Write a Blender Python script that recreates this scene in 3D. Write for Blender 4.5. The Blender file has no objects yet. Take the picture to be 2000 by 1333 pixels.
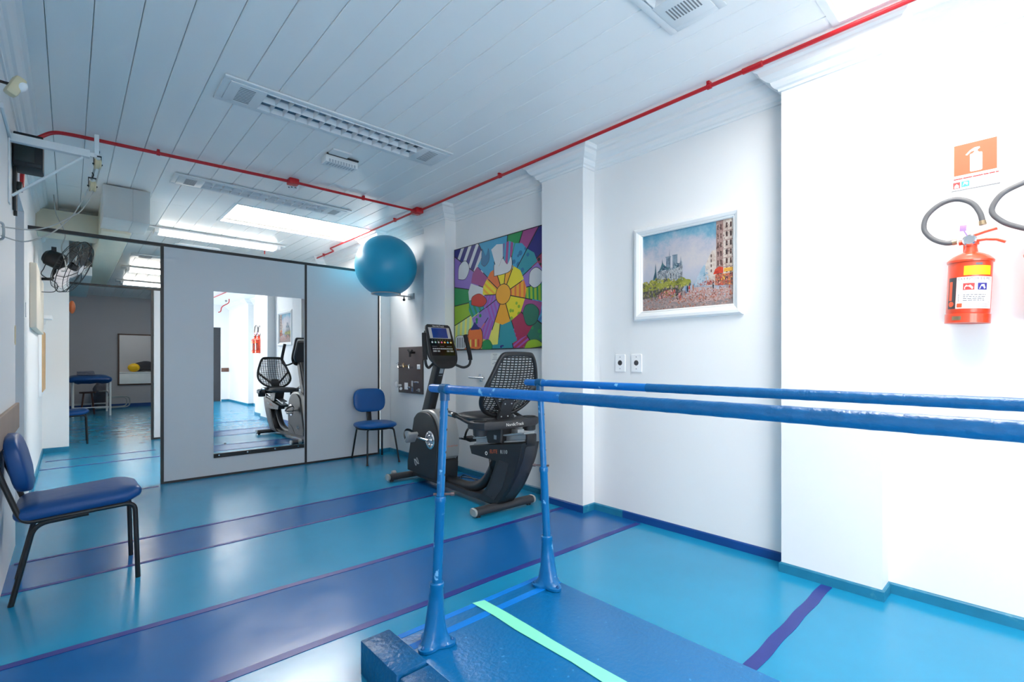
import bpy, bmesh, math, random
from math import sin, cos, pi, radians, sqrt, atan2
from mathutils import Vector as V, Matrix, Quaternion
random.seed(7)
C = bpy.context.scene.collection
WM = {}            # world matrix of every Empty and of every mesh parented to one

# ------------------------------------------------------------------ materials
def lin(c):
    c = c / 255.0
    return c / 12.92 if c <= 0.04045 else ((c + 0.055) / 1.055) ** 2.4
def rgb(r, g, b): return (lin(r), lin(g), lin(b), 1.0)
MATS = {}
def mat(name, col, rough=0.5, metal=0.0, var=0.06, scale=6.0, bump=0.0, bscale=60.0, spec=0.5, emit=0.0, coat=0.0, mottle=None, mscale=8.0, mlow=0.62, mhigh=0.68):
    if name in MATS: return MATS[name]
    m = bpy.data.materials.new(name); m.use_nodes = True
    nt = m.node_tree; N = nt.nodes; L = nt.links
    b = N['Principled BSDF']
    tc = N.new('ShaderNodeTexCoord')
    base = rgb(*col)
    nz = N.new('ShaderNodeTexNoise'); nz.inputs['Scale'].default_value = scale; nz.inputs['Detail'].default_value = 4
    L.new(tc.outputs['Object'], nz.inputs['Vector'])
    mx = N.new('ShaderNodeMix'); mx.data_type = 'RGBA'
    mx.inputs[6].default_value = tuple(min(1, c * (1 - var)) for c in base[:3]) + (1,)
    mx.inputs[7].default_value = tuple(min(1, c * (1 + var)) for c in base[:3]) + (1,)
    L.new(nz.outputs['Fac'], mx.inputs[0])
    out = mx.outputs[2]
    if mottle:
        n2 = N.new('ShaderNodeTexNoise'); n2.inputs['Scale'].default_value = mscale; n2.inputs['Detail'].default_value = 6
        L.new(tc.outputs['Object'], n2.inputs['Vector'])
        rp = N.new('ShaderNodeValToRGB'); rp.color_ramp.elements[0].position = mlow; rp.color_ramp.elements[1].position = mhigh
        L.new(n2.outputs['Fac'], rp.inputs[0])
        m2 = N.new('ShaderNodeMix'); m2.data_type = 'RGBA'
        L.new(rp.outputs[0], m2.inputs[0]); L.new(out, m2.inputs[6]); m2.inputs[7].default_value = rgb(*mottle)
        out = m2.outputs[2]
    L.new(out, b.inputs['Base Color'])
    b.inputs['Roughness'].default_value = rough; b.inputs['Metallic'].default_value = metal
    b.inputs['Specular IOR Level'].default_value = spec
    b.inputs['Coat Weight'].default_value = coat
    if bump:
        n3 = N.new('ShaderNodeTexNoise'); n3.inputs['Scale'].default_value = bscale; n3.inputs['Detail'].default_value = 3
        L.new(tc.outputs['Object'], n3.inputs['Vector'])
        bp = N.new('ShaderNodeBump'); bp.inputs['Strength'].default_value = bump; bp.inputs['Distance'].default_value = 0.01
        L.new(n3.outputs['Fac'], bp.inputs['Height']); L.new(bp.outputs['Normal'], b.inputs['Normal'])
    if emit:
        b.inputs['Emission Color'].default_value = base; b.inputs['Emission Strength'].default_value = emit
    MATS[name] = m
    return m

# ------------------------------------------------------------------ mesh building
def catmull(pts, n=8, closed=False):
    P = [V(p) for p in pts]; out = []
    k = len(P); rng = range(k if closed else k - 1)
    for i in rng:
        if closed: p0, p1, p2, p3 = P[(i - 1) % k], P[i], P[(i + 1) % k], P[(i + 2) % k]
        else: p0, p1, p2, p3 = P[max(i - 1, 0)], P[i], P[i + 1], P[min(i + 2, k - 1)]
        for j in range(n):
            t = j / n
            out.append(0.5 * ((2 * p1) + (p2 - p0) * t + (2 * p0 - 5 * p1 + 4 * p2 - p3) * t * t + (3 * p1 - p0 - 3 * p2 + p3) * t ** 3))
    if not closed: out.append(P[-1])
    return out
def fillet(pts, r, n=6):
    P = [V(p) for p in pts]; out = [P[0]]
    for i in range(1, len(P) - 1):
        a, b, c = P[i - 1], P[i], P[i + 1]
        d1 = (a - b); d2 = (c - b); rr = min(r, d1.length * 0.45, d2.length * 0.45)
        s = b + d1.normalized() * rr; e = b + d2.normalized() * rr
        for j in range(n + 1):
            t = j / n
            out.append((1 - t) ** 2 * s + 2 * t * (1 - t) * b + t * t * e)
    out.append(P[-1]); return out
def rrect(w, h, r, n=5, cx=0, cy=0):
    r = min(r, w / 2 - 1e-5, h / 2 - 1e-5); o = []
    for (sx, sy, a0) in ((1, 1, 0), (-1, 1, 90), (-1, -1, 180), (1, -1, 270)):
        for j in range(n + 1):
            a = radians(a0 + 90 * j / n)
            o.append((cx + sx * (w / 2 - r) + r * cos(a), cy + sy * (h / 2 - r) + r * sin(a)))
    return o
def ngon(r, n, cx=0, cy=0, ry=None): return [(cx + r * cos(2 * pi * i / n), cy + (ry or r) * sin(2 * pi * i / n)) for i in range(n)]

class B:
    def __init__(s): s.bm = bmesh.new(); s.mi = 0
    def _new(s, fs):
        for f in fs:
            f.material_index = s.mi
    def box(s, lo, hi, bev=0.0, rot=None, about=None, seg=2):
        lo = V(lo); hi = V(hi); c = (lo + hi) / 2; d = hi - lo
        before = set(s.bm.faces)
        r = bmesh.ops.create_cube(s.bm, size=1.0)
        vs = r['verts']
        for v in vs: v.co = V((v.co.x * d.x, v.co.y * d.y, v.co.z * d.z))
        if bev:
            es = list({e for v in vs for e in v.link_edges})
            rb = bmesh.ops.bevel(s.bm, geom=es, offset=bev, segments=seg, profile=0.5, affect='EDGES')
        new = [f for f in s.bm.faces if f not in before]
        vv = {v for f in new for v in f.verts}
        M = Matrix.Translation(c)
        if rot is not None:
            M = (Matrix.Translation(V(about)) @ rot @ Matrix.Translation(-V(about)) @ M) if about is not None else Matrix.Translation(c) @ rot
        for v in vv: v.co = M @ v.co
        s._new(new); return s
    def poly(s, pts):
        f = s.bm.faces.new([s.bm.verts.new(V(p)) for p in pts]); f.material_index = s.mi; return f
    def grid(s, rows):
        """rows of points -> quads"""
        vr = [[s.bm.verts.new(V(p)) for p in row] for row in rows]
        for a, b in zip(vr, vr[1:]):
            for i in range(len(a) - 1):
                f = s.bm.faces.new((a[i], a[i + 1], b[i + 1], b[i])); f.material_index = s.mi
        return s
    def loft(s, rings, cap=True, closed=True):
        vr = [[s.bm.verts.new(V(p)) for p in r] for r in rings]; n = len(vr[0])
        for a, b in zip(vr, vr[1:]):
            for i in range(n if closed else n - 1):
                j = (i + 1) % n
                try:
                    f = s.bm.faces.new((a[i], a[j], b[j], b[i])); f.material_index = s.mi
                except ValueError: pass
        if cap:
            f = s.bm.faces.new(list(reversed(vr[0]))); f.material_index = s.mi
            f = s.bm.faces.new(vr[-1]); f.material_index = s.mi
        return s
    def prism(s, pts2, a0, a1, axis='x', fn=None, inset=0.0):
        """2-D outline extruded along an axis: x -> pts are (y,z); y -> (x,z); z -> (x,y). fn maps (u,v,w) to a point"""
        def mk(u, v, w):
            if fn: return fn(u, v, w)
            return {'x': (w, u, v), 'y': (u, w, v), 'z': (u, v, w)}[axis]
        if inset:
            cx = sum(p[0] for p in pts2) / len(pts2); cy = sum(p[1] for p in pts2) / len(pts2)
            def ins(p):
                d = V((p[0] - cx, p[1] - cy)); l = d.length
                k = max(0, (l - inset) / l) if l > 1e-6 else 0
                return (cx + d.x * k, cy + d.y * k)
            q = [ins(p) for p in pts2]
            sg = 1 if a1 > a0 else -1
            rings = [[mk(*p, a0) for p in q], [mk(*p, a0 + sg * inset) for p in pts2], [mk(*p, a1 - sg * inset) for p in pts2], [mk(*p, a1) for p in q]]
        else: rings = [[mk(*p, a0) for p in pts2], [mk(*p, a1) for p in pts2]]
        return s.loft(rings)
    def tube(s, path, r, n=10, closed=False, cap=True, rr=None, flat=None):
        P = [V(p) for p in path]; k = len(P); T = []
        for i in range(k):
            if closed: t = P[(i + 1) % k] - P[(i - 1) % k]
            else: t = P[min(i + 1, k - 1)] - P[max(i - 1, 0)]
            T.append(t.normalized())
        u = T[0].orthogonal().normalized()
        if flat is not None:
            u = (V(flat[2]) - T[0] * V(flat[2]).dot(T[0])).normalized()
        rings = []
        for i in range(k):
            if i:
                q = T[i - 1].rotation_difference(T[i]); u = (q @ u); u = (u - T[i] * u.dot(T[i])).normalized()
            w = T[i].cross(u)
            ri = rr[i] if rr else r
            if flat is not None: rings.append([P[i] + u * (x) + w * (y) for x, y in rrect(flat[0], flat[1], min(flat[0], flat[1]) * 0.3, 2)])
            else: rings.append([P[i] + (u * cos(2 * pi * j / n) + w * sin(2 * pi * j / n)) * ri for j in range(n)])
        if closed:
            # find the best twist so that the seam closes
            last, first = rings[-1], rings[0]
            best = min(range(len(first)), key=lambda o: (last[0] - first[o]).length)
            rings.append(first[best:] + first[:best]); return s.loft(rings, cap=False)
        return s.loft(rings, cap=cap)
    def cyl(s, p0, p1, r, r1=None, n=16, cap=True):
        return s.tube([p0, p1], r, n=n, rr=[r, r if r1 is None else r1], cap=cap)
    def lathe(s, prof, o=(0, 0, 0), ax=(0, 0, 1), n=24, cap=True):
        a = V(ax).normalized(); u = a.orthogonal().normalized(); w = a.cross(u); o = V(o)
        return s.loft([[o + a * z + (u * cos(2 * pi * j / n) + w * sin(2 * pi * j / n)) * max(r, 1e-4) for j in range(n)] for r, z in prof], cap=cap)
    def ball(s, c, r, n=24, m=16, sc=(1, 1, 1)):
        c = V(c)
        prof = [(r * sin(pi * i / m), -r * cos(pi * i / m)) for i in range(m + 1)]
        before = len(s.bm.verts); s.bm.verts.ensure_lookup_table()
        vs0 = set(s.bm.verts)
        s.lathe(prof, (0, 0, 0), (0, 0, 1), n)
        for v in s.bm.verts:
            if v not in vs0: v.co = c + V((v.co.x * sc[0], v.co.y * sc[1], v.co.z * sc[2]))
        return s
    def text(s, t, size, fn, align='CENTER', ext=0.0, sx=1.0):
        """lettering: fn maps flat (x,y) of the text to a point"""
        cu = bpy.data.curves.new('t', 'FONT'); cu.body = t; cu.size = size; cu.align_x = align; cu.align_y = 'CENTER'; cu.resolution_u = 2
        ob = bpy.data.objects.new('t', cu)
        me = bpy.data.meshes.new_from_object(ob)
        vm = [s.bm.verts.new(V(fn(v.co.x * sx, v.co.y))) for v in me.vertices]
        for p in me.polygons:
            try:
                f = s.bm.faces.new([vm[i] for i in p.vertices]); f.material_index = s.mi
            except ValueError: pass
        bpy.data.objects.remove(ob); bpy.data.curves.remove(cu); bpy.data.meshes.remove(me)
        return s
    def xf(s, M):
        for v in s.bm.verts: v.co = M @ v.co
        return s
    def build(s, name, mats, parent=None, local=False, label=None, smooth=True, ang=35, loc=None, fixn=True, **tags):
        if not isinstance(mats, (list, tuple)): mats = [mats]
        if parent is not None and not local:
            inv = WM[parent.name].inverted()
            for v in s.bm.verts: v.co = inv @ v.co
        if parent is None and loc is not None:
            for v in s.bm.verts: v.co = v.co - V(loc)
        if fixn: bmesh.ops.recalc_face_normals(s.bm, faces=s.bm.faces)
        me = bpy.data.meshes.new(name); s.bm.to_mesh(me); s.bm.free()
        for m in mats: me.materials.append(m)
        if smooth:
            me.shade_smooth(); me.set_sharp_from_angle(angle=radians(ang))
        o = bpy.data.objects.new(name, me); C.objects.link(o)
        if loc is not None and parent is None: o.location = loc
        if parent is not None:
            o.parent = parent; WM[o.name] = WM[parent.name]
        else: WM[o.name] = Matrix.Translation(V(loc)) if loc is not None else Matrix.Identity(4)
        if label: o['label'] = label
        for k, v in tags.items():
            if v is not None: o[k] = v
        return o

def thing(name, label, cat, loc=(0, 0, 0), rotz=0.0, group=None, kind=None):
    o = bpy.data.objects.new(name, None); C.objects.link(o)
    o.empty_display_size = 0.1
    o.location = loc; o.rotation_euler = (0, 0, rotz)
    o['label'] = label; o['category'] = cat
    if group: o['group'] = group
    if kind: o['kind'] = kind
    WM[o.name] = Matrix.Translation(V(loc)) @ Matrix.Rotation(rotz, 4, 'Z')
    return o
def copy_tree(o, parent=None):
    c = o.copy(); C.objects.link(c)
    if parent is not None:
        c.parent = parent
    WM[c.name] = WM[o.name].copy()
    for ch in list(o.children): copy_tree(ch, c)
    return c
def dup(o, loc, rotz=0.0, label=None, group=None):
    c = copy_tree(o); c.location = loc; c.rotation_euler = (0, 0, rotz)
    if label: c['label'] = label
    if group: c['group'] = group
    return c
S = dict(kind='structure')

# ------------------------------------------------------------------ palette
white_wall = mat('white_wall_paint', (232, 232, 231), 0.55, var=0.015, scale=1.5, bump=0.04, bscale=30)
white_trim = mat('white_plaster', (232, 232, 231), 0.5, var=0.02, scale=3)
grey_wall = mat('grey_wall_paint', (182, 182, 188), 0.7, var=0.04, scale=2)
plank_mat = mat('white_plank', (245, 243, 240), 0.28, var=0.02, scale=1.2, spec=0.5)
slab_mat = mat('ceiling_slab', (176, 178, 182), 0.8)
white_metal = mat('white_metal', (226, 228, 228), 0.35, var=0.02)
louver_mat = mat('white_louver', (222, 224, 226), 0.35, var=0.02)
reflector_mat = mat('polished_reflector', (215, 225, 235), 0.12, metal=1.0, var=0.02)
black_metal = mat('black_metal', (24, 24, 27), 0.4, var=0.1)
dark_metal = mat('dark_bronze_frame', (46, 42, 42), 0.4, var=0.08)
panel_mat = mat('pale_grey_laminate', (214, 216, 219), 0.32, var=0.015, scale=2)
mirror_mat = mat('mirror_silver', (242, 245, 246), 0.0, metal=1.0, var=0.0)
red_pipe = mat('red_enamel', (190, 24, 34), 0.35, var=0.08)
red_ext = mat('extinguisher_red', (218, 70, 38), 0.3, var=0.05, coat=0.3)
orange_sign = mat('sign_orange', (224, 88, 50), 0.5, var=0.02)
sign_white = mat('sign_white', (240, 240, 234), 0.5, var=0.02)
print_grey = mat('printed_grey', (110, 110, 116), 0.6)
print_red = mat('printed_red', (206, 60, 58), 0.6)
print_cyan = mat('printed_cyan', (64, 172, 190), 0.6)
print_navy = mat('printed_navy', (46, 42, 140), 0.6)
print_black = mat('printed_black', (28, 28, 30), 0.6)
yellow_lbl = mat('yellow_label', (238, 206, 20), 0.5, var=0.05)
hose_mat = mat('grey_rubber_hose', (92, 92, 94), 0.5, var=0.1)
brass = mat('worn_brass', (170, 150, 120), 0.35, metal=0.8)
lilac = mat('lilac_plastic', (158, 120, 214), 0.4)
chrome = mat('chrome', (215, 216, 218), 0.15, metal=1.0, var=0.03)
alu = mat('brushed_aluminium', (176, 180, 182), 0.35, metal=0.6, var=0.05)
vinyl = mat('blue_vinyl', (4, 84, 152), 0.36, var=0.1, scale=5, bump=0.15, bscale=14)
vinyl_d = mat('blue_vinyl_worn', (6, 66, 128), 0.4, var=0.15, scale=5, bump=0.25, bscale=10)
chair_black = mat('black_chair_tube', (22, 23, 26), 0.38, var=0.15)
ply = mat('bare_plywood', (190, 176, 140), 0.7, var=0.1)
rail_blue = mat('rail_blue_paint', (0, 104, 184), 0.3, var=0.12, scale=9, bump=0.2, bscale=40, mottle=(120, 186, 226), mscale=26, mlow=0.645, mhigh=0.67)
rail_tape = mat('blue_tape_wrap', (6, 86, 140), 0.35, var=0.2, scale=30, bump=0.3, bscale=60)
post_blue = mat('post_blue_paint', (0, 98, 156), 0.32, var=0.15, scale=7, bump=0.25, bscale=30, mottle=(110, 170, 215), mscale=18, mlow=0.655, mhigh=0.68)
deck_blue = mat('deck_blue_paint', (0, 108, 168), 0.33, var=0.12, scale=3, bump=0.25, bscale=50, mottle=(70, 150, 205), mscale=38, mlow=0.68, mhigh=0.75)
deck_edge = mat('deck_bright_blue', (0, 122, 212), 0.35, var=0.08)
block_blue = mat('block_dark_teal', (4, 84, 134), 0.35, var=0.2, scale=5, bump=0.5, bscale=45, mottle=(120, 110, 90), mscale=10, mlow=0.74, mhigh=0.75)
mint = mat('mint_tape', (132, 232, 196), 0.5, var=0.05)
tape_mat = mat('purple_floor_tape', (36, 50, 130), 0.4, var=0.2, scale=12)
bike_black = mat('bike_black_plastic', (30, 31, 34), 0.45, var=0.1)
bike_dark = mat('bike_dark_grey', (48, 49, 53), 0.5, var=0.08)
bike_silver = mat('bike_silver_plastic', (168, 168, 166), 0.35, metal=0.25, var=0.05)
bike_foam = mat('black_foam_grip', (26, 27, 30), 0.75)
screen_mat = mat('blue_screen', (26, 54, 130), 0.15, var=0.35, scale=14, coat=0.6)
ball_mat = mat('blue_vinyl_ball', (30, 156, 194), 0.38, var=0.05, scale=3)
yellow_ball = mat('yellow_vinyl_ball', (240, 190, 20), 0.35)
brown_board = mat('brown_laminate', (86, 74, 72), 0.4, var=0.1)
beige = mat('beige_paint', (214, 206, 190), 0.5)
duct_mat = mat('duct_grey', (205, 206, 203), 0.5, var=0.03)
duct_beige = mat('duct_beige', (214, 208, 188), 0.55, var=0.05)
sensor_mat = mat('aged_ivory_plastic', (214, 200, 164), 0.45)
rope_mat = mat('white_rope', (176, 176, 172), 0.8)
wood = mat('varnished_wood', (196, 156, 104), 0.5, var=0.15)
brown_wood = mat('brown_wood_rail', (150, 128, 112), 0.5, var=0.15)
tube_lit = mat('lit_tube', (255, 250, 240), 0.4, emit=6.5)
tube_rear = mat('lit_tube_rear', (255, 250, 240), 0.4, emit=22.0)
tube_off = mat('frosted_tube', (225, 228, 232), 0.3)
door_grey = mat('door_grey_paint', (172, 174, 182), 0.5)
door_dark = mat('dark_doorway', (52, 54, 60), 0.6)
plate_white = mat('switch_plate_white', (240, 240, 240), 0.35)
SKY_A, SKY_B, SKY_C_ADDED = 20.0, 12.0, 3.0
FILL_WIN = 7.0
EXPO = 0.62
# ------------------------------------------------------------------ setting
XL, XR, ZC = -0.27, 3.28, 3.0
YB, YF = 17.0, -5.2
def floor_material():
    m = bpy.data.materials.new('painted_floor'); m.use_nodes = True
    nt = m.node_tree; N = nt.nodes; L = nt.links; b = N['Principled BSDF']
    tc = N.new('ShaderNodeTexCoord'); sp = N.new('ShaderNodeSeparateXYZ'); L.new(tc.outputs['Object'], sp.inputs[0])
    mr = N.new('ShaderNodeMapRange'); mr.inputs[1].default_value = 1.0; mr.inputs[2].default_value = 5.0
    kk = N.new('ShaderNodeMapRange'); kk.inputs[1].default_value = 3.0; kk.inputs[2].default_value = 3.6; kk.inputs[3].default_value = 0.024; kk.inputs[4].default_value = -0.035
    L.new(sp.outputs['Y'], kk.inputs[0])
    ma = N.new('ShaderNodeMath'); ma.operation = 'MULTIPLY_ADD'; L.new(kk.outputs[0], ma.inputs[0]); L.new(sp.outputs['X'], ma.inputs[1]); L.new(sp.outputs['Y'], ma.inputs[2])
    L.new(ma.outputs[0], mr.inputs[0])
    rp = N.new('ShaderNodeValToRGB'); cr = rp.color_ramp; cr.interpolation = 'CONSTANT'
    teal = rgb(*FLOOR_TEAL); band = rgb(*FLOOR_BAND)
    stops = [(1.0, teal), (2.184, band), (2.852, teal), (3.755, band), (4.275, teal)]
    f = lambda y: (y - 1.0) / 4.0
    cr.elements[0].position = 0; cr.elements[0].color = teal
    cr.elements[1].position = f(stops[1][0]); cr.elements[1].color = stops[1][1]
    for y, c in stops[2:]:
        e = cr.elements.new(f(y)); e.color = c
    L.new(mr.outputs[0], rp.inputs[0])
    nz = N.new('ShaderNodeTexNoise'); nz.inputs['Scale'].default_value = 1.6; nz.inputs['Detail'].default_value = 6; nz.inputs['Roughness'].default_value = 0.65
    L.new(tc.outputs['Object'], nz.inputs['Vector'])
    r2 = N.new('ShaderNodeMapRange'); r2.inputs[3].default_value = 0.84; r2.inputs[4].default_value = 1.16
    L.new(nz.outputs['Fac'], r2.inputs[0])
    mx = N.new('ShaderNodeMix'); mx.data_type = 'RGBA'; mx.blend_type = 'MULTIPLY'; mx.inputs[0].default_value = 1
    L.new(rp.outputs[0], mx.inputs[6]); L.new(r2.outputs[0], mx.inputs[7])
    L.new(mx.outputs[2], b.inputs['Base Color'])
    n2 = N.new('ShaderNodeTexNoise'); n2.inputs['Scale'].default_value = 5; n2.inputs['Detail'].default_value = 5
    L.new(tc.outputs['Object'], n2.inputs['Vector'])
    r3 = N.new('ShaderNodeMapRange'); r3.inputs[3].default_value = 0.14; r3.inputs[4].default_value = 0.30
    L.new(n2.outputs['Fac'], r3.inputs[0]); L.new(r3.outputs[0], b.inputs['Roughness'])
    n3 = N.new('ShaderNodeTexNoise'); n3.inputs['Scale'].default_value = 9; n3.inputs['Detail'].default_value = 4
    L.new(tc.outputs['Object'], n3.inputs['Vector'])
    bp = N.new('ShaderNodeBump'); bp.inputs['Strength'].default_value = 0.06; bp.inputs['Distance'].default_value = 0.01
    L.new(n3.outputs['Fac'], bp.inputs['Height']); L.new(bp.outputs['Normal'], b.inputs['Normal'])
    b.inputs['Specular IOR Level'].default_value = 0.5
    return m
FLOOR_TEAL = (26, 138, 180); FLOOR_BAND = (18, 94, 156)
B().box((-3.2, YF - 0.3, -0.1), (4.2, YB + 0.3, 0.0)).build('floor', floor_material(), smooth=False, **S)

# right wall with its pilasters: outline in plan, then extruded
PIL = [(0.575, 1.06), (2.57, 3.04), (4.56, 5.0), (6.1, 6.5), (8.3, 8.75)]
XP = 3.13
path = [(3.81, YF - 0.2), (3.81, -3.05), (3.95, -3.05), (3.95, -0.4), (XR, -0.4)]
for a, b in PIL:
    a = max(a, YF - 0.2)
    path += [(XR, a), (XP, a), (XP, b), (XR, b)]
path += [(XR, YB + 0.2)]
p2 = []
for q in path:
    if not p2 or (abs(q[0] - p2[-1][0]) + abs(q[1] - p2[-1][1])) > 1e-4: p2.append(q)
path = p2
w = B(); rows = [[(x, y, z) for (x, y) in path] for z in (0, ZC)]
w.grid(rows)
w.poly([(4.15, YF - 0.2, 0), (4.15, YB + 0.2, 0), (4.15, YB + 0.2, ZC), (4.15, YF - 0.2, ZC)])
w.grid([[(x, y, ZC) for (x, y) in path], [(4.15, y, ZC) for (x, y) in path]])
w.build('wall_right', white_wall, smooth=False, **S)

def offset_path(path, d):
    """offset a rectilinear path to its left side by d (the room is on the left when walking +Y along the right wall)"""
    out = []; n = len(path)
    for i, p in enumerate(path):
        nrm = []
        for a, b in ((i - 1, i), (i, i + 1)):
            if a < 0 or b >= n: continue
            t = V((path[b][0] - path[a][0], path[b][1] - path[a][1]))
            if t.length < 1e-6: continue
            t.normalize(); nrm.append(V((-t.y, t.x)))
        if len(nrm) == 1: off = nrm[0] * d
        else:
            s_ = nrm[0] + nrm[1]
            off = nrm[0] * d if s_.length < 1e-6 else s_ * (d / (1 + nrm[0].dot(nrm[1])))
        out.append((p[0] + off.x, p[1] + off.y))
    return out
def sweep(path, prof, name, mats, matfn=None, **tags):
    b = B(); rows = [[(x, y, z) for (x, y) in offset_path(path, d)] for d, z in prof]
    for r0, r1 in zip(rows, rows[1:]):
        for i in range(len(path) - 1):
            if matfn: b.mi = matfn(path[i], path[i + 1])
            b.poly([r0[i], r0[i + 1], r1[i + 1], r1[i]])
    for i in (0, -1):
        b.poly([r[i] for r in rows])
    return b.build(name, mats, smooth=False, **tags)
CORN = [(0, 2.85), (0.012, 2.852), (0.016, 2.866), (0.03, 2.872), (0.042, 2.888), (0.047, 2.905), (0.065, 2.913), (0.088, 2.935), (0.1, 2.962), (0.118, 2.97), (0.125, 2.985), (0.125, 3.0), (0, 3.0)]
sweep(path, CORN, 'trim_1', white_trim, **S)
base_teal = mat('baseboard_teal', (28, 116, 148), 0.4, var=0.25, scale=14, mottle=(70, 140, 160), mscale=14, mlow=0.62, mhigh=0.7)
base_dark = mat('baseboard_dark_blue', (16, 66, 132), 0.35, var=0.1)
def bmat(a, b):
    y = (a[1] + b[1]) / 2; x = (a[0] + b[0]) / 2
    if x > 3.2 and 1.06 < y < 2.2: return 1
    if x < 3.14 and 2.57 < y < 3.04: return 1
    return 0
bpath = []
for i, q in enumerate(path):
    bpath.append(q)
    if abs(q[0] - XR) < 1e-3 and abs(q[1] - 1.06) < 1e-3: bpath.append((XR, 2.28))
sweep(bpath, [(0, 0), (0.011, 0), (0.011, 0.05), (0.006, 0.056), (0, 0.058)], 'baseboard_right', [base_teal, base_dark], bmat, **S)

# left wall, in two runs with the doorway between, then the stub wall and the room behind
wl = B()
WY0, WY1, WZ0, WZ1 = -4.3, -0.9, 0.12, 1.95
wl.box((XL - 0.16, YF - 0.2, 0), (XL, WY0, ZC)).box((XL - 0.16, WY1, 0), (XL, 4.71, ZC)).box((XL - 0.16, WY0, 0), (XL, WY1, WZ0)).box((XL - 0.16, WY0, WZ1), (XL, WY1, ZC))
wl.box((XL - 0.16, 4.71, 2.46), (XL, 5.58, ZC))
wl.box((XL - 0.16, 5.58, 0), (XL, 9.15, ZC))
wl.box((XL - 0.16, 9.15, 0), (0.0, 9.4, ZC))
wl.build('wall_left', white_wall, smooth=False, **S)
B().box((-1.5, 9.4, 0), (-1.4, YB, ZC)).box((-1.5, 9.3, 0), (XL - 0.16, 9.4, ZC)).build('wall_rear_left', grey_wall, smooth=False, **S)
lpath = [(XL, 9.15), (XL, YF - 0.2)]
sweep(lpath, [(d * 0.8, z) for d, z in CORN], 'trim_2', white_trim, **S)
sweep([(0.0, 9.15), (XL, 9.15), (XL, 5.58)], [(0, 0), (0.011, 0), (0.011, 0.06), (0, 0.066)], 'baseboard_left', base_teal, **S)
B().box((-1.5, YB, 0), (3.5, YB + 0.2, ZC)).build('wall_back', grey_wall, smooth=False, **S)
B().box((-1.5, YB - 0.012, 0), (3.28, YB, 0.09)).build('baseboard_back', base_dark, smooth=False, **S)
# wall behind the camera, with a doorway
wf = B().box((-0.43, YF - 0.2, 0), (2.7, YF, ZC)).box((2.7, YF - 0.2, 2.3), (3.6, YF, ZC)).box((3.6, YF - 0.2, 0), (4.15, YF, ZC))
wf.build('wall_front', white_wall, smooth=False, **S)
B().box((-0.27, YF, 0), (2.7, YF + 0.011, 0.058)).box((3.6, YF, 0), (3.81, YF + 0.011, 0.058)).build('baseboard_front', base_teal, smooth=False, **S)
B().box((2.7, YF - 0.15, 0), (3.6, YF - 0.1, 2.3)).build('door_2', door_dark, smooth=False, **S)
# side door in the left wall
d1 = B().box((XL - 0.13, 4.71, 0), (XL - 0.09, 5.58, 2.46)).build('door_1', door_grey, smooth=False, **S)
hg = B()
hg.cyl((XL - 0.002, 4.66, 1.36), (XL - 0.002, 4.66, 1.49), 0.008, n=8).box((XL - 0.001, 4.64, 1.37), (XL + 0.004, 4.70, 1.48))
hg.build('hinge', sensor_mat, d1)

# ceiling boards with openings for the fittings
SKY1 = (1.38, 3.0, 6.06, 6.9); SKY2 = (1.38, 2.93, -0.14, 0.72); SKY3_ADDED = (1.38, 2.93, -4.6, -3.75)  # last opening: added skylight, unseen, brings extra daylight
FIX = [(0.70, 2.38, 3.345, 3.69), (0.72, 2.42, 5.41, 5.735), (0.70, 2.37, 1.045, 1.345)]
HOLES = [SKY1, SKY2, SKY3_ADDED] + [(x0 + 0.03, x1 - 0.03, y0 + 0.03, y1 - 0.03) for x0, x1, y0, y1 in FIX]
def strips(x0, x1, y0, y1, gapx=0.0):
    xs = sorted({x0, x1} | {h[k] for h in HOLES for k in (0, 1) if x0 < h[k] < x1})
    for a, b in zip(xs, xs[1:]):
        xm = (a + b) / 2; cuts = sorted((max(h[2], y0), min(h[3], y1)) for h in HOLES if h[0] < xm < h[1] and h[3] > y0 and h[2] < y1)
        y = y0
        for c0, c1 in cuts:
            if c0 > y: yield a, b, y, c0
            y = max(y, c1)
        if y < y1: yield a, b, y, y1
ce = B(); g = 0.0016
pitch = 0.183; k0 = -3
segs = [(YF - 0.2, 6.55), (6.55, 7.6), (7.6, 12.0), (12.0, YB + 0.2)]
for k in range(k0, 23):
    a = 0.092 + pitch * k; b = a + pitch
    if b < XL - 0.2 or a > 4.15: continue
    for (s0, s1) in segs:
        for (xa, xb, ya, yb) in strips(a, b, s0, s1):
            la = g if abs(xa - a) < 1e-6 else 0; lb = g if abs(xb - b) < 1e-6 else 0
            ea = g if abs(ya - s0) < 1e-6 else 0; eb = g if abs(yb - s1) < 1e-6 else 0
            X0, X1, Y0, Y1 = xa + la, xb - lb, ya + ea, yb - eb
            c = 0.003
            # board with eased long edges
            prof = [(X0, ZC + 0.014), (X0, ZC + 0.004 if la else ZC), (X0 + (c if la else 0), ZC), (X1 - (c if lb else 0), ZC), (X1, ZC + 0.004 if lb else ZC), (X1, ZC + 0.014)]
            ce.loft([[(x, Y0, z) for x, z in prof], [(x, Y1, z) for x, z in prof]])
ce.mi = 1
for (xa, xb, ya, yb) in strips(-1.6, 4.2, YF - 0.2, YB + 0.2):
    ce.box((xa, ya, ZC + 0.014), (xb, yb, ZC + 0.05))
ce.mi = 0
ce.box((-1.5, 9.4, ZC - 0.004), (-0.44, YB, ZC + 0.01))
ce.build('ceiling', [plank_mat, slab_mat], smooth=False, **S)

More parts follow.
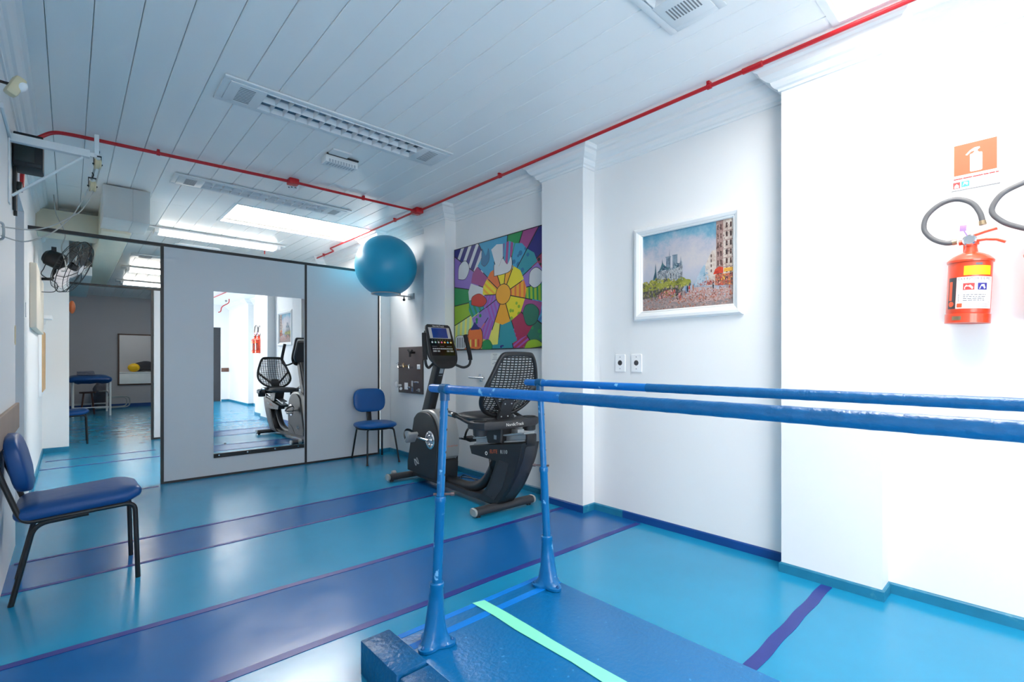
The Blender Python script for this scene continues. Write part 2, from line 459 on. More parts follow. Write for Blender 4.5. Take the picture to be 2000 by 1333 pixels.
# skylights: lined shafts with a glowing diffuser pane, each a window of its own; the third is added, out of view
sky_on = mat('skylight_pane', (255, 255, 255), 0.4, emit=1.0)
def skylight(n, r, strength, h=0.16):
    x0, x1, y0, y1 = r
    sh = B()
    t = 0.03; q_ = 0.004
    sh.box((x0 - t, y0 - t, ZC - 0.006), (x0 + q_, y1 + t, ZC + h)).box((x1 - q_, y0 - t, ZC - 0.006), (x1 + t, y1 + t, ZC + h))
    sh.box((x0 + q_, y0 - t, ZC - 0.006), (x1 - q_, y0 + q_, ZC + h)).box((x0 + q_, y1 - q_, ZC - 0.006), (x1 - q_, y1 + t, ZC + h))
    o = sh.build('window_%d' % n, white_trim, smooth=False, **S)
    m = sky_on.copy(); m.name = 'skylight_pane_%d' % n
    bs = m.node_tree.nodes['Principled BSDF']; bs.inputs['Emission Strength'].default_value = strength
    bs.inputs['Emission Color'].default_value = (1.0, 0.96, 0.92, 1)
    B().box((x0 + q_, y0 + q_, ZC + h - 0.01), (x1 - q_, y1 - q_, ZC + h - 0.002)).build('glass', m, o, smooth=False)
    B().box((x0 + q_, y1 - 0.045, ZC + 0.03), (x1 - q_, y1 - q_, ZC + 0.05)).build('ledge', beige, o, smooth=False)
    return o
# added fill light shaped as a frosted window, unseen behind the camera
wn = B()
for a, c in ((WY0, WY0 + 0.05), (WY1 - 0.05, WY1), ((WY0 + WY1) / 2 - 0.03, (WY0 + WY1) / 2 + 0.03)): wn.box((XL - 0.12, a, WZ0), (XL - 0.04, c, WZ1))
for a, c in ((WZ0, WZ0 + 0.05), (WZ1 - 0.05, WZ1)): wn.box((XL - 0.12, WY0, a), (XL - 0.04, WY1, c))
wo = wn.build('window_4', white_metal, smooth=False, **S)
mw = sky_on.copy(); mw.name = 'fill_frosted_glass'
bs = mw.node_tree.nodes['Principled BSDF']; bs.inputs['Emission Strength'].default_value = FILL_WIN; bs.inputs['Emission Color'].default_value = (1.0, 0.96, 0.92, 1)
B().box((XL - 0.10, WY0 + 0.05, WZ0 + 0.05), (XL - 0.09, WY1 - 0.05, WZ1 - 0.05)).build('glass', mw, wo, smooth=False)
skylight(1, SKY1, SKY_A); skylight(2, SKY2, SKY_B); skylight(3, SKY3_ADDED, SKY_C_ADDED)
# ------------------------------------------------------------------ floor tapes
def floor_tape(a, b, w, label, wav=0.006):
    a = V(a); b = V(b); d = (b - a); n = 24; t = B(); up = []; lo = []
    nr = V((-d.y, d.x)).normalized()
    for i in range(n + 1):
        q = a + d * i / n; o = sin(i * 0.9 + a.y * 9) * wav * 0.5
        up.append(q + nr * (w / 2 + o)); lo.append(q - nr * (w / 2 - o))
    t.loft([[(u.x, u.y, 0.0004), (u.x, u.y, 0.0022), (l.x, l.y, 0.0022), (l.x, l.y, 0.0004)] for u, l in zip(up, lo)])
    t.build('floor_tape', tape_mat, label=label, category='tape', group='purple tape lines on the floor', smooth=False)
floor_tape((2.0, 0.812), (3.11, 0.822), 0.055, 'wide short purple tape strip ending at the pillar beneath the fire extinguisher', 0.005)
floor_tape((-0.27, 2.19), (3.24, 2.115), 0.045, 'purple floor tape passing just behind the two parallel bar posts')
floor_tape((-0.27, 2.858), (3.11, 2.775), 0.042, 'purple floor tape ending at the middle pillar behind the exercise bike')
floor_tape((-0.27, 3.746), (2.6, 3.846), 0.03, 'thin purple floor tape running under the front legs of the near blue chair')
floor_tape((-0.25, 4.266), (2.62, 4.367), 0.03, 'thin purple floor tape leading to the front foot of the exercise bike')
floor_tape((-0.25, 5.98), (0.66, 5.96), 0.03, 'purple floor tape across the partition doorway')
floor_tape((-0.22, 8.35), (0.9, 8.45), 0.04, 'purple floor tape beyond the partition doorway nearer the white wall end')
floor_tape((-0.25, 7.75), (0.9, 7.85), 0.04, 'purple floor tape halfway between the doorway and the white wall end')
floor_tape((-0.05, 11.9), (1.7, 11.9), 0.05, 'dark floor tape in the rear room before the treatment table')

# ------------------------------------------------------------------ parallel bars on their deck
ZP = 0.12
deck = thing('platform_deck', 'low blue painted wooden deck beneath the parallel bars', 'platform', (1.43, 1.0, 0))
t = B().box((0.99, -1.35, 0.0), (1.86, 1.80, ZP), 0.006); t.build('board', deck_blue, deck)
t = B().box((1.0, 1.768, ZP - 0.001), (1.855, 1.797, ZP + 0.0015)).build('edge_strip', deck_edge, deck, smooth=False)
t = B().box((1.0, 1.668, ZP - 0.001), (1.855, 1.705, ZP + 0.0015)).build('edge_strip', deck_edge, deck, smooth=False)
t = B().box((0.858, 1.55, 0.0), (0.985, 1.84, 0.137), 0.006); t.build('side_block', block_blue, deck)
t = B().box((0.864, 0.2, 0.0), (0.988, 1.54, 0.128), 0.007); t.build('side_block', block_blue, deck)
t = B().box((0.864, -1.35, 0.0), (0.988, 0.19, 0.128), 0.007); t.build('side_block', block_blue, deck)
tp = B(); n = 20
tp.loft([[(1.388 + 0.004 * sin(i * 2.1), 1.798 - 3.0 * i / n, ZP + 0.0021), (1.388 + 0.004 * sin(i * 2.1), 1.798 - 3.0 * i / n, ZP + 0.004), (1.447 + 0.004 * sin(i * 1.3), 1.783 - 3.0 * i / n, ZP + 0.004), (1.447 + 0.004 * sin(i * 1.3), 1.783 - 3.0 * i / n, ZP + 0.0021)] for i in range(n + 1)])
tp.build('deck_tape', mint, label='mint green tape line running along the blue wooden deck', category='tape')

bars = thing('parallel_bars', 'pair of blue painted walking bars on flanged posts bolted to the deck', 'parallel bars', (1.43, 1.65, ZP))
bolt_m = mat('painted_bolt', (22, 84, 140), 0.4, var=0.2)
pin_m = mat('pin_steel', (110, 92, 92), 0.4, metal=0.5)
def post(bx, by, tx, ty, yaw, pin):
    zt = 1.14
    b0 = V((bx, by, ZP)); t0 = V((tx, ty, zt)); ax = (t0 - b0).normalized()
    f = B()
    # triangular flange that flares up into the socket
    R3 = 0.105
    def tri(z, r, k):
        o = []
        for i in range(36):
            a = 2 * pi * i / 36
            rr = r * (1 + k * 0.28 * cos(3 * (a - yaw)))
            o.append((bx + ax.x * (z - ZP) + rr * cos(a), by + ax.y * (z - ZP) + rr * sin(a), z))
        return o
    f.loft([tri(ZP + 0.002, 0.066, 1.0), tri(ZP + 0.014, 0.067, 1.0), tri(ZP + 0.02, 0.057, 0.6), tri(ZP + 0.04, 0.048, 0.25), tri(ZP + 0.10, 0.038, 0), tri(ZP + 0.17, 0.031, 0), tri(ZP + 0.225, 0.0265, 0), tri(ZP + 0.23, 0.0285, 0), tri(ZP + 0.248, 0.0285, 0), tri(ZP + 0.252, 0.024, 0)])
    fl = f.build('flange', post_blue, bars)
    for i in range(3):
        a = yaw + i * 2 * pi / 3
        bb = B(); px, py = bx + 0.071 * cos(a), by + 0.071 * sin(a)
        bb.cyl((px, py, ZP + 0.012), (px, py, ZP + 0.021), 0.009, n=6).ball((px, py, ZP + 0.02), 0.007, 8, 6)
        bb.build('bolt', bolt_m, fl)
    at = lambda z: b0 + ax * ((z - ZP) / ax.z)
    lo = B(); lo.tube([at(ZP + 0.25), at(0.685), at(0.69), at(0.70), at(0.712), at(0.714)], 0.0265, n=20, rr=[0.0195, 0.0195, 0.0215, 0.0225, 0.0215, 0.0195])
    lo.build('outer_tube', post_blue, bars)
    up = B(); up.tube([at(0.70), at(zt)], 0.0158, n=20)
    u_o = up.build('inner_tube', post_blue, bars)
    for z in (0.80, 0.89, 0.98, 1.06):
        h = B(); c = at(z); d = V((0.55, -0.83, 0)).normalized()
        h.cyl(c + d * 0.0148, c + d * 0.0163, 0.0048, n=10); h.build('adjusting_hole', black_metal, u_o)
    pn = B(); c = at(0.722); d = V((cos(pin), sin(pin), 0))
    pn.cyl(c - d * 0.028, c + d * 0.045, 0.005, n=8).cyl(c + d * 0.04, c + d * 0.055, 0.0075, n=8)
    pn.build('locking_pin', pin_m, bars)
post(1.078, 1.645, 1.098, 1.60, radians(200), radians(-40))
post(1.785, 1.685, 1.772, 1.735, radians(20), radians(130))
post(1.078, -1.05, 1.098, -1.05, radians(200), radians(-40))
post(1.785, -1.05, 1.772, -1.05, radians(20), radians(130))
for x, y1, yp in ((1.098, 1.705, 1.60), (1.772, 1.845, 1.735)):
    t = B(); t.lathe([(0.001, 0), (0.010, 0.002), (0.015, 0.007), (0.0168, 0.015), (0.0168, y1 + 1.2 - 0.015), (0.015, y1 + 1.2 - 0.007), (0.010, y1 + 1.2 - 0.002), (0.001, y1 + 1.2)], (x, -1.2, 1.14), (0, 1, 0), 24)
    r = t.build('handrail', rail_blue, bars)
    tw = B(); ys = yp - 0.62
    prof = []; n = 90
    for i in range(n + 1):
        prof.append((0.0174 + (0.0006 if i % 3 == 0 else 0), i * (ys + 1.1) / n))
    tw.lathe(prof, (x, -1.1, 1.14), (0, 1, 0), 24, cap=False); tw.build('tape_wrap', rail_tape, r)
    for yy in (yp, -1.05):
        cl = B(); cl.lathe([(0.017, -0.024), (0.0205, -0.02), (0.0205, 0.02), (0.017, 0.024)], (x, yy, 1.14), (0, 1, 0), 24, cap=False)
        cl.cyl((x, yy, 1.095), (x, yy, 1.135), 0.0195, n=20); cl.build('tee_clamp', mat('clamp_blue_paint', (0, 78, 124), 0.35, var=0.2), bars)

# ------------------------------------------------------------------ chairs
def sbox(b, cx, cy, cz, sx, sy, sz, p=4.0, n=28, m=10, e=0.45, fn=None):
    """soft cushion: superellipse plan with rounded sides and a crowned top"""
    rings = []
    for i in range(m + 1):
        t = -pi / 2 + pi * i / m
        cr = abs(cos(t)) ** e; z = sin(t); zz = (abs(z) ** 0.8) * (1 if z > 0 else -1)
        ring = []
        for j in range(n):
            a = 2 * pi * j / n; ca, sa = cos(a), sin(a)
            x = abs(ca) ** (2 / p) * (1 if ca > 0 else -1); y = abs(sa) ** (2 / p) * (1 if sa > 0 else -1)
            q = V((cx + sx * x * cr, cy + sy * y * cr, cz + sz * zz))
            ring.append(fn(q) if fn else q)
        rings.append(ring)
    b.loft(rings)
    return b
# chair A: faces +x locally (origin mid of the seat on the floor); tube frame, puffed vinyl seat and back
def chair_tube(name, label, cat, loc, rotz, group):
    c = thing(name, label, cat, loc, rotz, group)
    hw = 0.205
    for s_ in (-1, 1):
        y = s_ * hw
        # one bent tube: front leg, seat rail, back upright
        p = fillet([(0.275, y * 1.06, 0.0), (0.262, y, 0.435), (-0.20, y, 0.412), (-0.285, y * 0.95, 0.68), (-0.305, y * 0.93, 0.77)], 0.05)
        k = min(range(len(p)), key=lambda i: abs(p[i].x - 0.19) + abs(p[i].z - 0.43) * 0.2)
        B().tube(p[:k + 1], 0.0125, n=10).build('leg', chair_black, c, local=True)
        B().tube(p[k:], 0.0125, n=10).build('side_frame', chair_black, c, local=True)
        p = fillet([(-0.24, y * 1.06, 0.0), (-0.155, y, 0.398), (0.06, y, 0.412)], 0.06)
        B().tube(p, 0.0125, n=10).build('leg', chair_black, c, local=True)
    def crease(q):
        u, v_ = q.x / 0.26, q.y / 0.22
        q.z += 0.006 * sin(u * 9 + v_ * 2) * (abs(u) ** 4 + abs(v_) ** 4) - 0.016 * (q.x - 0.02) / 0.25 * -1
        return q
    b = B(); sbox(b, 0.03, 0, 0.465, 0.268, 0.222, 0.046, p=12, n=48, m=14, e=0.3, fn=crease); b.build('seat', vinyl_d, c, local=True, ang=50)
    def lean(q):
        w_ = 0.004 * sin(q.y * 40 + q.z * 30) * abs((q.z - 0.73) / 0.15) ** 2
        return V((q.x - (q.z - 0.60) * 0.20 + w_, q.y, q.z))
    b = B(); sbox(b, -0.20, 0, 0.705, 0.04, 0.215, 0.15, p=5, n=36, m=12, fn=lean); b.build('backrest', vinyl_d, c, local=True, ang=50)
    b = B(); b.box((-0.2515, -0.19, 0.62), (-0.243, 0.19, 0.80), 0.003, rot=Matrix.Rotation(-radians(11.5), 4, 'Y')).build('back_board', ply, c, local=True)
    return c
ch1 = chair_tube('tube_chair', 'blue vinyl chair with black tube frame, its back against the left wall', 'chair', (0.02, 3.76, 0), 0.0, 'square seated blue chairs')
ch3 = dup(ch1, (-0.07, 9.98, 0), 0.0, 'blue chair half hidden behind the end of the white wall', 'square seated blue chairs')

# chair B: rounded secretary chair, faces -y locally
c2 = thing('secretary_chair', 'small rounded blue chair with black legs in front of the partition', 'chair', (2.86, 5.71, 0), radians(-7))
b = B(); sbox(b, 0, 0, 0.452, 0.25, 0.225, 0.04, p=3.2, n=40, m=12); b.build('seat', vinyl, c2, local=True, ang=60)
b = B(); b.loft([[(x, y, z) for x, y in ngon(r, 40, ry=ry)] for z, r, ry in ((0.40, 0.20, 0.18), (0.406, 0.232, 0.208), (0.425, 0.242, 0.217), (0.43, 0.22, 0.2))]); b.build('seat_shell', black_metal, c2, local=True)
def leanb(q): return V((q.x, q.y + (q.z - 0.6) * 0.16 + 0.32 * q.x ** 2 * -1, q.z))
b = B(); sbox(b, 0, 0.205, 0.745, 0.208, 0.036, 0.15, p=3.2, n=40, m=14, fn=leanb); b.build('backrest', vinyl, c2, local=True, ang=60)
b = B(); b.tube(fillet([(0, 0.05, 0.408), (0, 0.20, 0.408), (0, 0.262, 0.70)], 0.05), 0, flat=(0.062, 0.012, (1, 0, 0))); b.build('back_bar', black_metal, c2, local=True)
for sx, sy in ((-1, -1), (1, -1), (-1, 1), (1, 1)):
    p = fillet([(sx * 0.08, sy * 0.10, 0.415), (sx * 0.165, sy * 0.20, 0.41), (sx * 0.20, sy * 0.295, 0.008)], 0.03)
    lg = B().tube(p, 0.011, n=10).build('leg', chair_black, c2, local=True)
    e = V(p[-1]); B().cyl((e.x, e.y, 0.0), (e.x - sx * 0.001, e.y - sy * 0.004, 0.022), 0.0135, n=10).build('foot_cap', black_metal, lg, local=True)
# ------------------------------------------------------------------ recumbent exercise bike, local frame: +y is forward, rear foot at the origin
bk = thing('exercise_bike', 'black and silver recumbent exercise bike with mesh seat back and console', 'exercise bike', (2.69, 3.05, 0), -radians(2.6))
def foot(y, hw, nm, tilt):
    b = B(); prof = rrect(0.086, 0.062, 0.03, 6, y, 0.046)
    b.prism(prof, -hw, hw, 'x'); f = b.build(nm, bike_dark, bk, local=True)
    for s_ in (-1, 1):
        e = B(); e.prism(rrect(0.09, 0.066, 0.032, 6, y, 0.046), s_ * hw, s_ * (hw + 0.022), 'x', inset=0.006); e.build('end_cap', bike_silver, f, local=True)
        g = B(); g.cyl((s_ * (hw - 0.03), y, 0), (s_ * (hw - 0.03), y, 0.02), 0.02, n=12); g.build('levelling_foot', bike_black, f, local=True)
    return f
foot(0.0, 0.30, 'rear_foot', 0); ff = foot(1.52, 0.31, 'front_foot', 0)
for s_ in (-1, 1):
    b = B(); b.lathe([(0.02, -0.02), (0.032, -0.018), (0.034, 0), (0.032, 0.018), (0.02, 0.02)], (s_ * 0.22, 1.592, 0.06), (1, 0, 0), 18)
    b.box((s_ * 0.22 - 0.006, 1.54, 0.05), (s_ * 0.22 + 0.006, 1.60, 0.07)); b.build('transport_wheel', bike_silver, bk, local=True)
# frame: J-shaped rear tower
outer = catmull([(-0.335, 0.615, 0), (-0.30, 0.49, 0), (-0.235, 0.355, 0), (-0.15, 0.22, 0), (-0.02, 0.075, 0)], 6)
inner = catmull([(0.30, 0.06, 0), (0.19, 0.12, 0), (0.11, 0.22, 0), (0.045, 0.34, 0), (0.0, 0.435, 0)], 6)
prof = [(p.x, p.y) for p in outer] + [(0.1, 0.06)] + [(p.x, p.y) for p in inner] + [(0.355, 0.44), (0.385, 0.505), (-0.2, 0.598)]
b = B(); b.prism(prof, -0.09, 0.09, 'x', inset=0.008); fr = b.build('rear_tower', bike_black, bk, local=True)
# raised rear spine and side recess
sp = [(p.x - 0.006, p.y) for p in outer[2:-3]] + [(p.x + 0.05, p.y) for p in reversed(outer[2:-3])]
b = B(); b.prism(sp, -0.052, 0.052, 'x', inset=0.01); b.build('spine_cover', bike_dark, fr, local=True)
for s_ in (-1, 1):
    q = [(-0.17, 0.43), (-0.05, 0.44), (0.0, 0.36), (0.07, 0.22), (0.14, 0.12), (0.02, 0.10), (-0.09, 0.22)]
    b = B(); b.prism(q, s_ * 0.0895, s_ * 0.094, 'x', inset=0.003); b.build('side_cover', bike_dark, fr, local=True)
# main beam and the curved tube that sweeps up into the tower
b = B(); b.prism([(0.1, 0.045), (1.46, 0.05), (1.46, 0.125), (1.36, 0.135), (0.75, 0.10), (0.45, 0.085), (0.25, 0.10), (0.1, 0.12)], -0.07, 0.07, 'x', inset=0.01)
b.build('main_beam', bike_dark, bk, local=True)
b = B(); b.tube(catmull([(-0.0, 1.42, 0.12), (0, 1.1, 0.118), (0, 0.75, 0.10), (0, 0.50, 0.105), (0, 0.32, 0.16), (0, 0.19, 0.27), (0, 0.10, 0.42)], 8), 0.045, n=14); b.build('curved_tube', bike_black, bk, local=True)
# flywheel shroud: silver shell with black side covers
def sm(pts, n=5): return [(p.x, p.y) for p in catmull([(a, c, 0) for a, c in pts], n)]
arc = sm([(1.32, 0.68), (1.27, 0.735), (1.16, 0.762), (1.03, 0.765), (0.93, 0.725), (0.86, 0.64), (0.825, 0.52), (0.822, 0.40), (0.83, 0.33)])
shell = arc + [(0.87, 0.30), (0.97, 0.12), (1.44, 0.12), (1.44, 0.2), (1.41, 0.33)]
b = B(); b.prism(shell, -0.10, 0.10, 'x', inset=0.012); sh = b.build('shroud', bike_silver, bk, local=True)
b = B(); b.box((-0.092, 0.84, 0.09), (0.092, 1.40, 0.30), 0.02); b.build('lower_housing', bike_black, sh, local=True)
for s_ in (-1, 1):
    a2 = sm([(1.335, 0.665), (1.265, 0.72), (1.16, 0.74), (1.05, 0.735), (0.965, 0.69), (0.905, 0.61), (0.875, 0.50), (0.875, 0.40)])
    side = a2 + [(0.90, 0.10), (1.47, 0.11), (1.47, 0.2), (1.43, 0.33)]
    b = B(); b.prism(side, s_ * 0.098, s_ * 0.125, 'x', inset=0.006); cov = b.build('side_cover', bike_black, sh, local=True)
    b = B(); b.prism(sm([(1.16, 0.115), (1.07, 0.20), (0.97, 0.245), (0.89, 0.26)], 5) + [(0.905, 0.11)], s_ * 0.1245, s_ * 0.129, 'x', inset=0.002); b.build('lower_cover', bike_black, sh, local=True)
    b = B(); yh, zh = 1.0, 0.478
    b.lathe([(0.085, 0), (0.088, 0.006), (0.07, 0.010), (0.066, 0.006)], (s_ * 0.124, yh, zh), (s_, 0, 0), 32, cap=False)
    b.lathe([(0.001, 0.012), (0.03, 0.012), (0.034, 0.004), (0.066, 0.004)], (s_ * 0.124, yh, zh), (s_, 0, 0), 32, cap=False)
    for i in range(6):
        a = i * pi / 3
        b.cyl((s_ * 0.126, yh + 0.05 * cos(a), zh + 0.05 * sin(a)), (s_ * 0.136, yh + 0.05 * cos(a), zh + 0.05 * sin(a)), 0.011, n=10)
    b.build('crank_disc', [chrome], sh, local=True)
    if s_ == -1:
        # emblem: two linked loops
        b = B()
        for o in (-0.02, 0.02):
            b.tube([(s_ * 0.1262, 1.275 + o + 0.016 * cos(t_) + 0.012 * sin(t_), 0.225 - o * 0.5 + 0.03 * sin(t_)) for t_ in [2 * pi * i / 20 for i in range(20)]], 0.0035, n=6, closed=True)
        b.tube([(s_ * 0.1262, 1.325, 0.243), (s_ * 0.1262, 1.28, 0.226), (s_ * 0.1262, 1.22, 0.212)], 0.003, n=6)
        b.build('emblem', alu, sh, local=True)
    else: pass
# small orange mark on the silver shell
b = B(); b.mi = 0
b.text('NordicTrack', 0.022, lambda x, y: (0.02 + x, 0.8205 - 0.0, 0.43 + y)); b.build('shell_lettering', mat('orange_print', (236, 110, 50), 0.5), sh, local=True, smooth=False)
# cranks and pedals
for s_, ang in ((-1, radians(2)), (1, radians(182))):
    hy, hz = 1.0, 0.478; py, pz = hy + 0.19 * cos(ang), hz + 0.19 * sin(ang) + 0.008
    b = B(); b.tube([(s_ * 0.125, hy, hz), (s_ * 0.15, hy, hz), (s_ * 0.165, (hy + py) / 2, (hz + pz) / 2), (s_ * 0.17, py, pz)], 0.012, n=10); cr = b.build('crank_arm', chrome, bk, local=True)
    tl = -0.9 if s_ == -1 else 0.12
    R = Matrix.Translation((s_ * 0.225, py, pz)) @ Matrix.Rotation(tl, 4, 'X')
    b = B(); b.box((-0.052, -0.06, -0.017), (0.052, 0.06, 0.017), 0.008); b.cyl((-s_ * 0.06, 0, 0), (s_ * 0.05, 0, 0), 0.01, n=8)
    for k in (-0.03, 0, 0.03): b.box((-0.045, k - 0.006, 0.012), (0.045, k + 0.006, 0.018))
    b.xf(R); pd = b.build('pedal', bike_black if s_ == 1 else bike_silver, bk, local=True)
    b = B(); pth = [(0.0 + 0.052 * cos(t_), 0.01, 0.004 + 0.115 * sin(t_)) for t_ in [pi * i / 16 for i in range(17)]]
    pth = [(x * 1.25, y, z) for x, y, z in pth]
    b.tube(pth, 0, flat=(0.03, 0.004, (0, 1, 0))); b.xf(R); b.build('pedal_strap', bike_black, pd, local=True)
# mast
m0, m1 = V((0, 1.27, 0.70)), V((0.01, 1.045, 1.235))
b = B(); b.loft([[(p.x + x, p.y + y, p.z) for x, y in rrect(0.092, 0.155 - 0.02 * k, 0.03, 4)] for k, p in ((0, m0), (0.5, (m0 + m1) / 2), (1, m1))]); ms = b.build('mast', bike_black, bk, local=True)
ax = (m1 - m0).normalized()
b = B()
for (f0, f1) in ((0.80, 0.90), (0.755, 0.765)):
    r0, r1 = m0.lerp(m1, f0), m0.lerp(m1, f1)
    b.loft([[(r0.x + x, r0.y - 0.0725, r0.z) for x in (-0.02, 0.02)] + [(r1.x + x, r1.y - 0.0712, r1.z) for x in (0.02, -0.02)], [(r0.x + x, r0.y - 0.069, r0.z) for x in (-0.02, 0.02)] + [(r1.x + x, r1.y - 0.0675, r1.z) for x in (0.02, -0.02)]])
b.build('mast_sticker', mat('sticker_silver', (150, 160, 168), 0.4), ms, local=True, smooth=False)
# console: tilted panel, local (u across, v up the panel, w out towards the rider)
cb, ct = V((0.035, 0.955, 1.195)), V((0.035, 1.125, 1.625))
vd = (ct - cb).normalized(); ud = V((1, 0, 0)); wd = ud.cross(vd)        # wd looks to -y, up
if wd.y > 0: wd = -wd
HC = (ct - cb).length
def cp(u, v, w): return cb + ud * u + vd * v + wd * w
outl = sm([(0.03, -0.012), (0.085, -0.002), (0.13, 0.035), (0.156, 0.10), (0.16, 0.18), (0.152, 0.30), (0.146, 0.42)], 4) + [(0.138, HC - 0.012), (0.12, HC)]
outl = outl + [(-x, y) for x, y in reversed(outl)]
b = B(); b.prism(outl, -0.03, 0.0, fn=cp, inset=0.006); con = b.build('console', bike_black, bk, local=True)
b = B(); b.prism([(0.022 + x * 1.02, 0.05 + y * 0.86) for x, y in outl], -0.058, -0.026, fn=cp, inset=0.01); b.build('side_trim', bike_silver, con, local=True)
b = B(); b.prism([(x * 0.9, 0.06 + y * 0.8) for x, y in outl], -0.10, -0.056, fn=cp, inset=0.02); b.build('rear_housing', bike_black, con, local=True)
def cbox(b, u0, u1, v0, v1, w1=0.002): b.prism([(u0, v0), (u1, v0), (u1, v1), (u0, v1)], -0.002, w1, fn=cp)
b = B(); cbox(b, -0.122, 0.122, 0.305, 0.425, 0.0015); b.build('screen_surround', mat('screen_silver', (176, 176, 176), 0.35), con, local=True, smooth=False)
b = B(); cbox(b, -0.088, 0.088, 0.31, 0.42, 0.003); b.build('screen', screen_mat, con, local=True, smooth=False)
b = B(); cbox(b, -0.135, 0.135, 0.12, 0.298, 0.0015); b.build('key_panel', mat('gloss_black_panel', (12, 12, 14), 0.12), con, local=True, smooth=False)
cols = [(200, 205, 205), (150, 190, 180), (190, 170, 180), (214, 90, 130), (232, 170, 70), (90, 180, 210), (210, 190, 110)]
for i, c_ in enumerate(cols):
    b = B(); u = -0.108 + i * 0.036
    b.prism(ngon(0.0105, 14, u, 0.262), 0.0, 0.005, fn=cp, inset=0.002); b.build('round_key', mat('key_%d%d%d' % c_, c_, 0.35), con, local=True)
b = B()
for i in range(10): cbox(b, -0.118 + i * 0.0236, -0.118 + i * 0.0236 + 0.019, 0.185, 0.199, 0.004)
for u0, u1 in ((-0.118, -0.078), (-0.068, -0.04), (0.04, 0.07), (0.08, 0.118)): cbox(b, u0, u1, 0.158, 0.174, 0.004)
b.build('flat_keys', mat('key_grey', (150, 150, 146), 0.4), con, local=True, smooth=False)
b = B()
for j, (u0, u1) in enumerate(((-0.118, -0.06), (-0.03, 0.02), (0.05, 0.11))): cbox(b, u0, u1, 0.217, 0.221, 0.002)
for i in range(8): cbox(b, -0.108 + i * 0.03, -0.108 + i * 0.03 + 0.012, 0.284, 0.288, 0.002)
b.build('key_captions', print_grey, con, local=True, smooth=False)
b = B(); cbox(b, -0.10, 0.10, 0.085, 0.105, 0.003)
for i in range(3): cbox(b, -0.12, 0.12, 0.05 + i * 0.011, 0.054 + i * 0.011, 0.003)
b.build('speaker_slots', bike_black, con, local=True, smooth=False)
b = B(); b.text('NordicTrack', 0.026, lambda x, y: cp(x, HC - 0.022 + y, 0.0012)); b.build('console_lettering', sign_white, con, local=True, smooth=False)
# console handlebar: two foam grips on one bent bar
hb = B(); hp = [(-0.10, 1.02, 1.24), (-0.155, 0.985, 1.205), (-0.205, 0.945, 1.188), (-0.248, 0.915, 1.215), (-0.26, 0.915, 1.285), (-0.252, 0.945, 1.40), (-0.238, 0.975, 1.52)]
for s_ in (-1, 1):
    P = catmull([(-s_ * x + 0.03, y, z) for x, y, z in hp], 8)
    hb.tube(P, 0.013, n=10)
hbo = hb.build('handlebar', bike_black, bk, local=True)
for s_ in (-1, 1):
    P = catmull([(-s_ * x + 0.03, y, z) for x, y, z in hp], 8)[30:]
    B().tube(P, 0.0215, n=14).build('foam_grip', bike_foam, hbo, local=True)
# seat rail, post, pan, tray, side handles
rd = V((0, -0.72, 0.125)).normalized(); r0 = V((0, 0.375, 0.535))
def rp(x, t, z): return V((x, r0.y, r0.z)) + rd * t + V((0, 0, z))
b = B(); ip = [(-0.045, 0.0), (0.045, 0.0), (0.045, 0.012), (0.02, 0.016), (0.02, 0.05), (0.055, 0.056), (0.055, 0.068), (-0.055, 0.068), (-0.055, 0.056), (-0.02, 0.05), (-0.02, 0.016), (-0.045, 0.012)]
b.loft([[rp(x, t, z - 0.03) for x, z in ip] for t in (0, 0.70)]); rl = b.build('seat_rail', alu, bk, local=True, ang=20)
b = B(); b.box((-0.05, -0.345, 0.60), (0.05, -0.325, 0.68), 0.004); b.build('rail_stop', black_metal, rl, local=True)
b = B(); b.prism([(0.20, 0.715), (0.14, 0.555), (-0.05, 0.575), (-0.06, 0.72)], -0.075, 0.075, 'x', inset=0.012); cg = b.build('seat_carriage', bike_black, bk, local=True)
b = B(); b.box((-0.0755, 0.01, 0.60), (-0.0735, 0.045, 0.635)).build('carriage_sticker', mat('sticker_silver', (150, 160, 168), 0.4), cg, local=True, smooth=False)
b = B(); b.box((0.03, -0.14, 0.63), (0.10, -0.05, 0.69), 0.006).build('reclining_lever', alu, bk, local=True)
def cush(q): return q
b = B(); sbox(b, 0, 0.27, 0.765, 0.215, 0.22, 0.04, p=4, n=36, m=10); b.build('seat_cushion', bike_dark, bk, local=True, ang=60)
tray = [(-0.30, -0.03), (-0.27, -0.085), (-0.1, -0.115), (0.1, -0.115), (0.29, -0.085), (0.36, -0.03), (0.36, 0.10), (0.24, 0.12), (0.15, 0.05), (-0.15, 0.05), (-0.22, 0.12), (-0.30, 0.10)]
b = B(); b.prism(tray, 0.70, 0.765, 'z', inset=0.01); tr = b.build('tray', bike_dark, bk, local=True)
for s_ in (-1, 1):
    cx = -0.235 if s_ < 0 else 0.295
    b = B(); b.lathe([(0.045, 0.645), (0.056, 0.65), (0.06, 0.705)], (cx, 0.02, 0), (0, 0, 1), 20); b.build('cup_holder', bike_dark, tr, local=True)
    b = B(); b.lathe([(0.05, 0.762), (0.058, 0.764), (0.06, 0.77), (0.052, 0.771), (0.048, 0.766)], (cx, 0.02, 0), (0, 0, 1), 20, cap=False); b.build('cup_rim', bike_black, tr, local=True)
    P = catmull([(s_ * 0.275, -0.02, 0.745), (s_ * 0.29, 0.10, 0.75), (s_ * 0.30, 0.24, 0.785), (s_ * 0.30, 0.34, 0.80), (s_ * 0.30, 0.50, 0.805)], 6)
    h = B().tube(P, 0.016, n=12).build('side_handle', bike_black, bk, local=True)
    B().tube(P[14:], 0.0225, n=14).build('hand_grip', bike_foam, h, local=True)
    e = P[16]; B().cyl(e, e + V((0, 0.10, 0.004)), 0.0232, n=14).build('pulse_sensor', chrome, h, local=True)
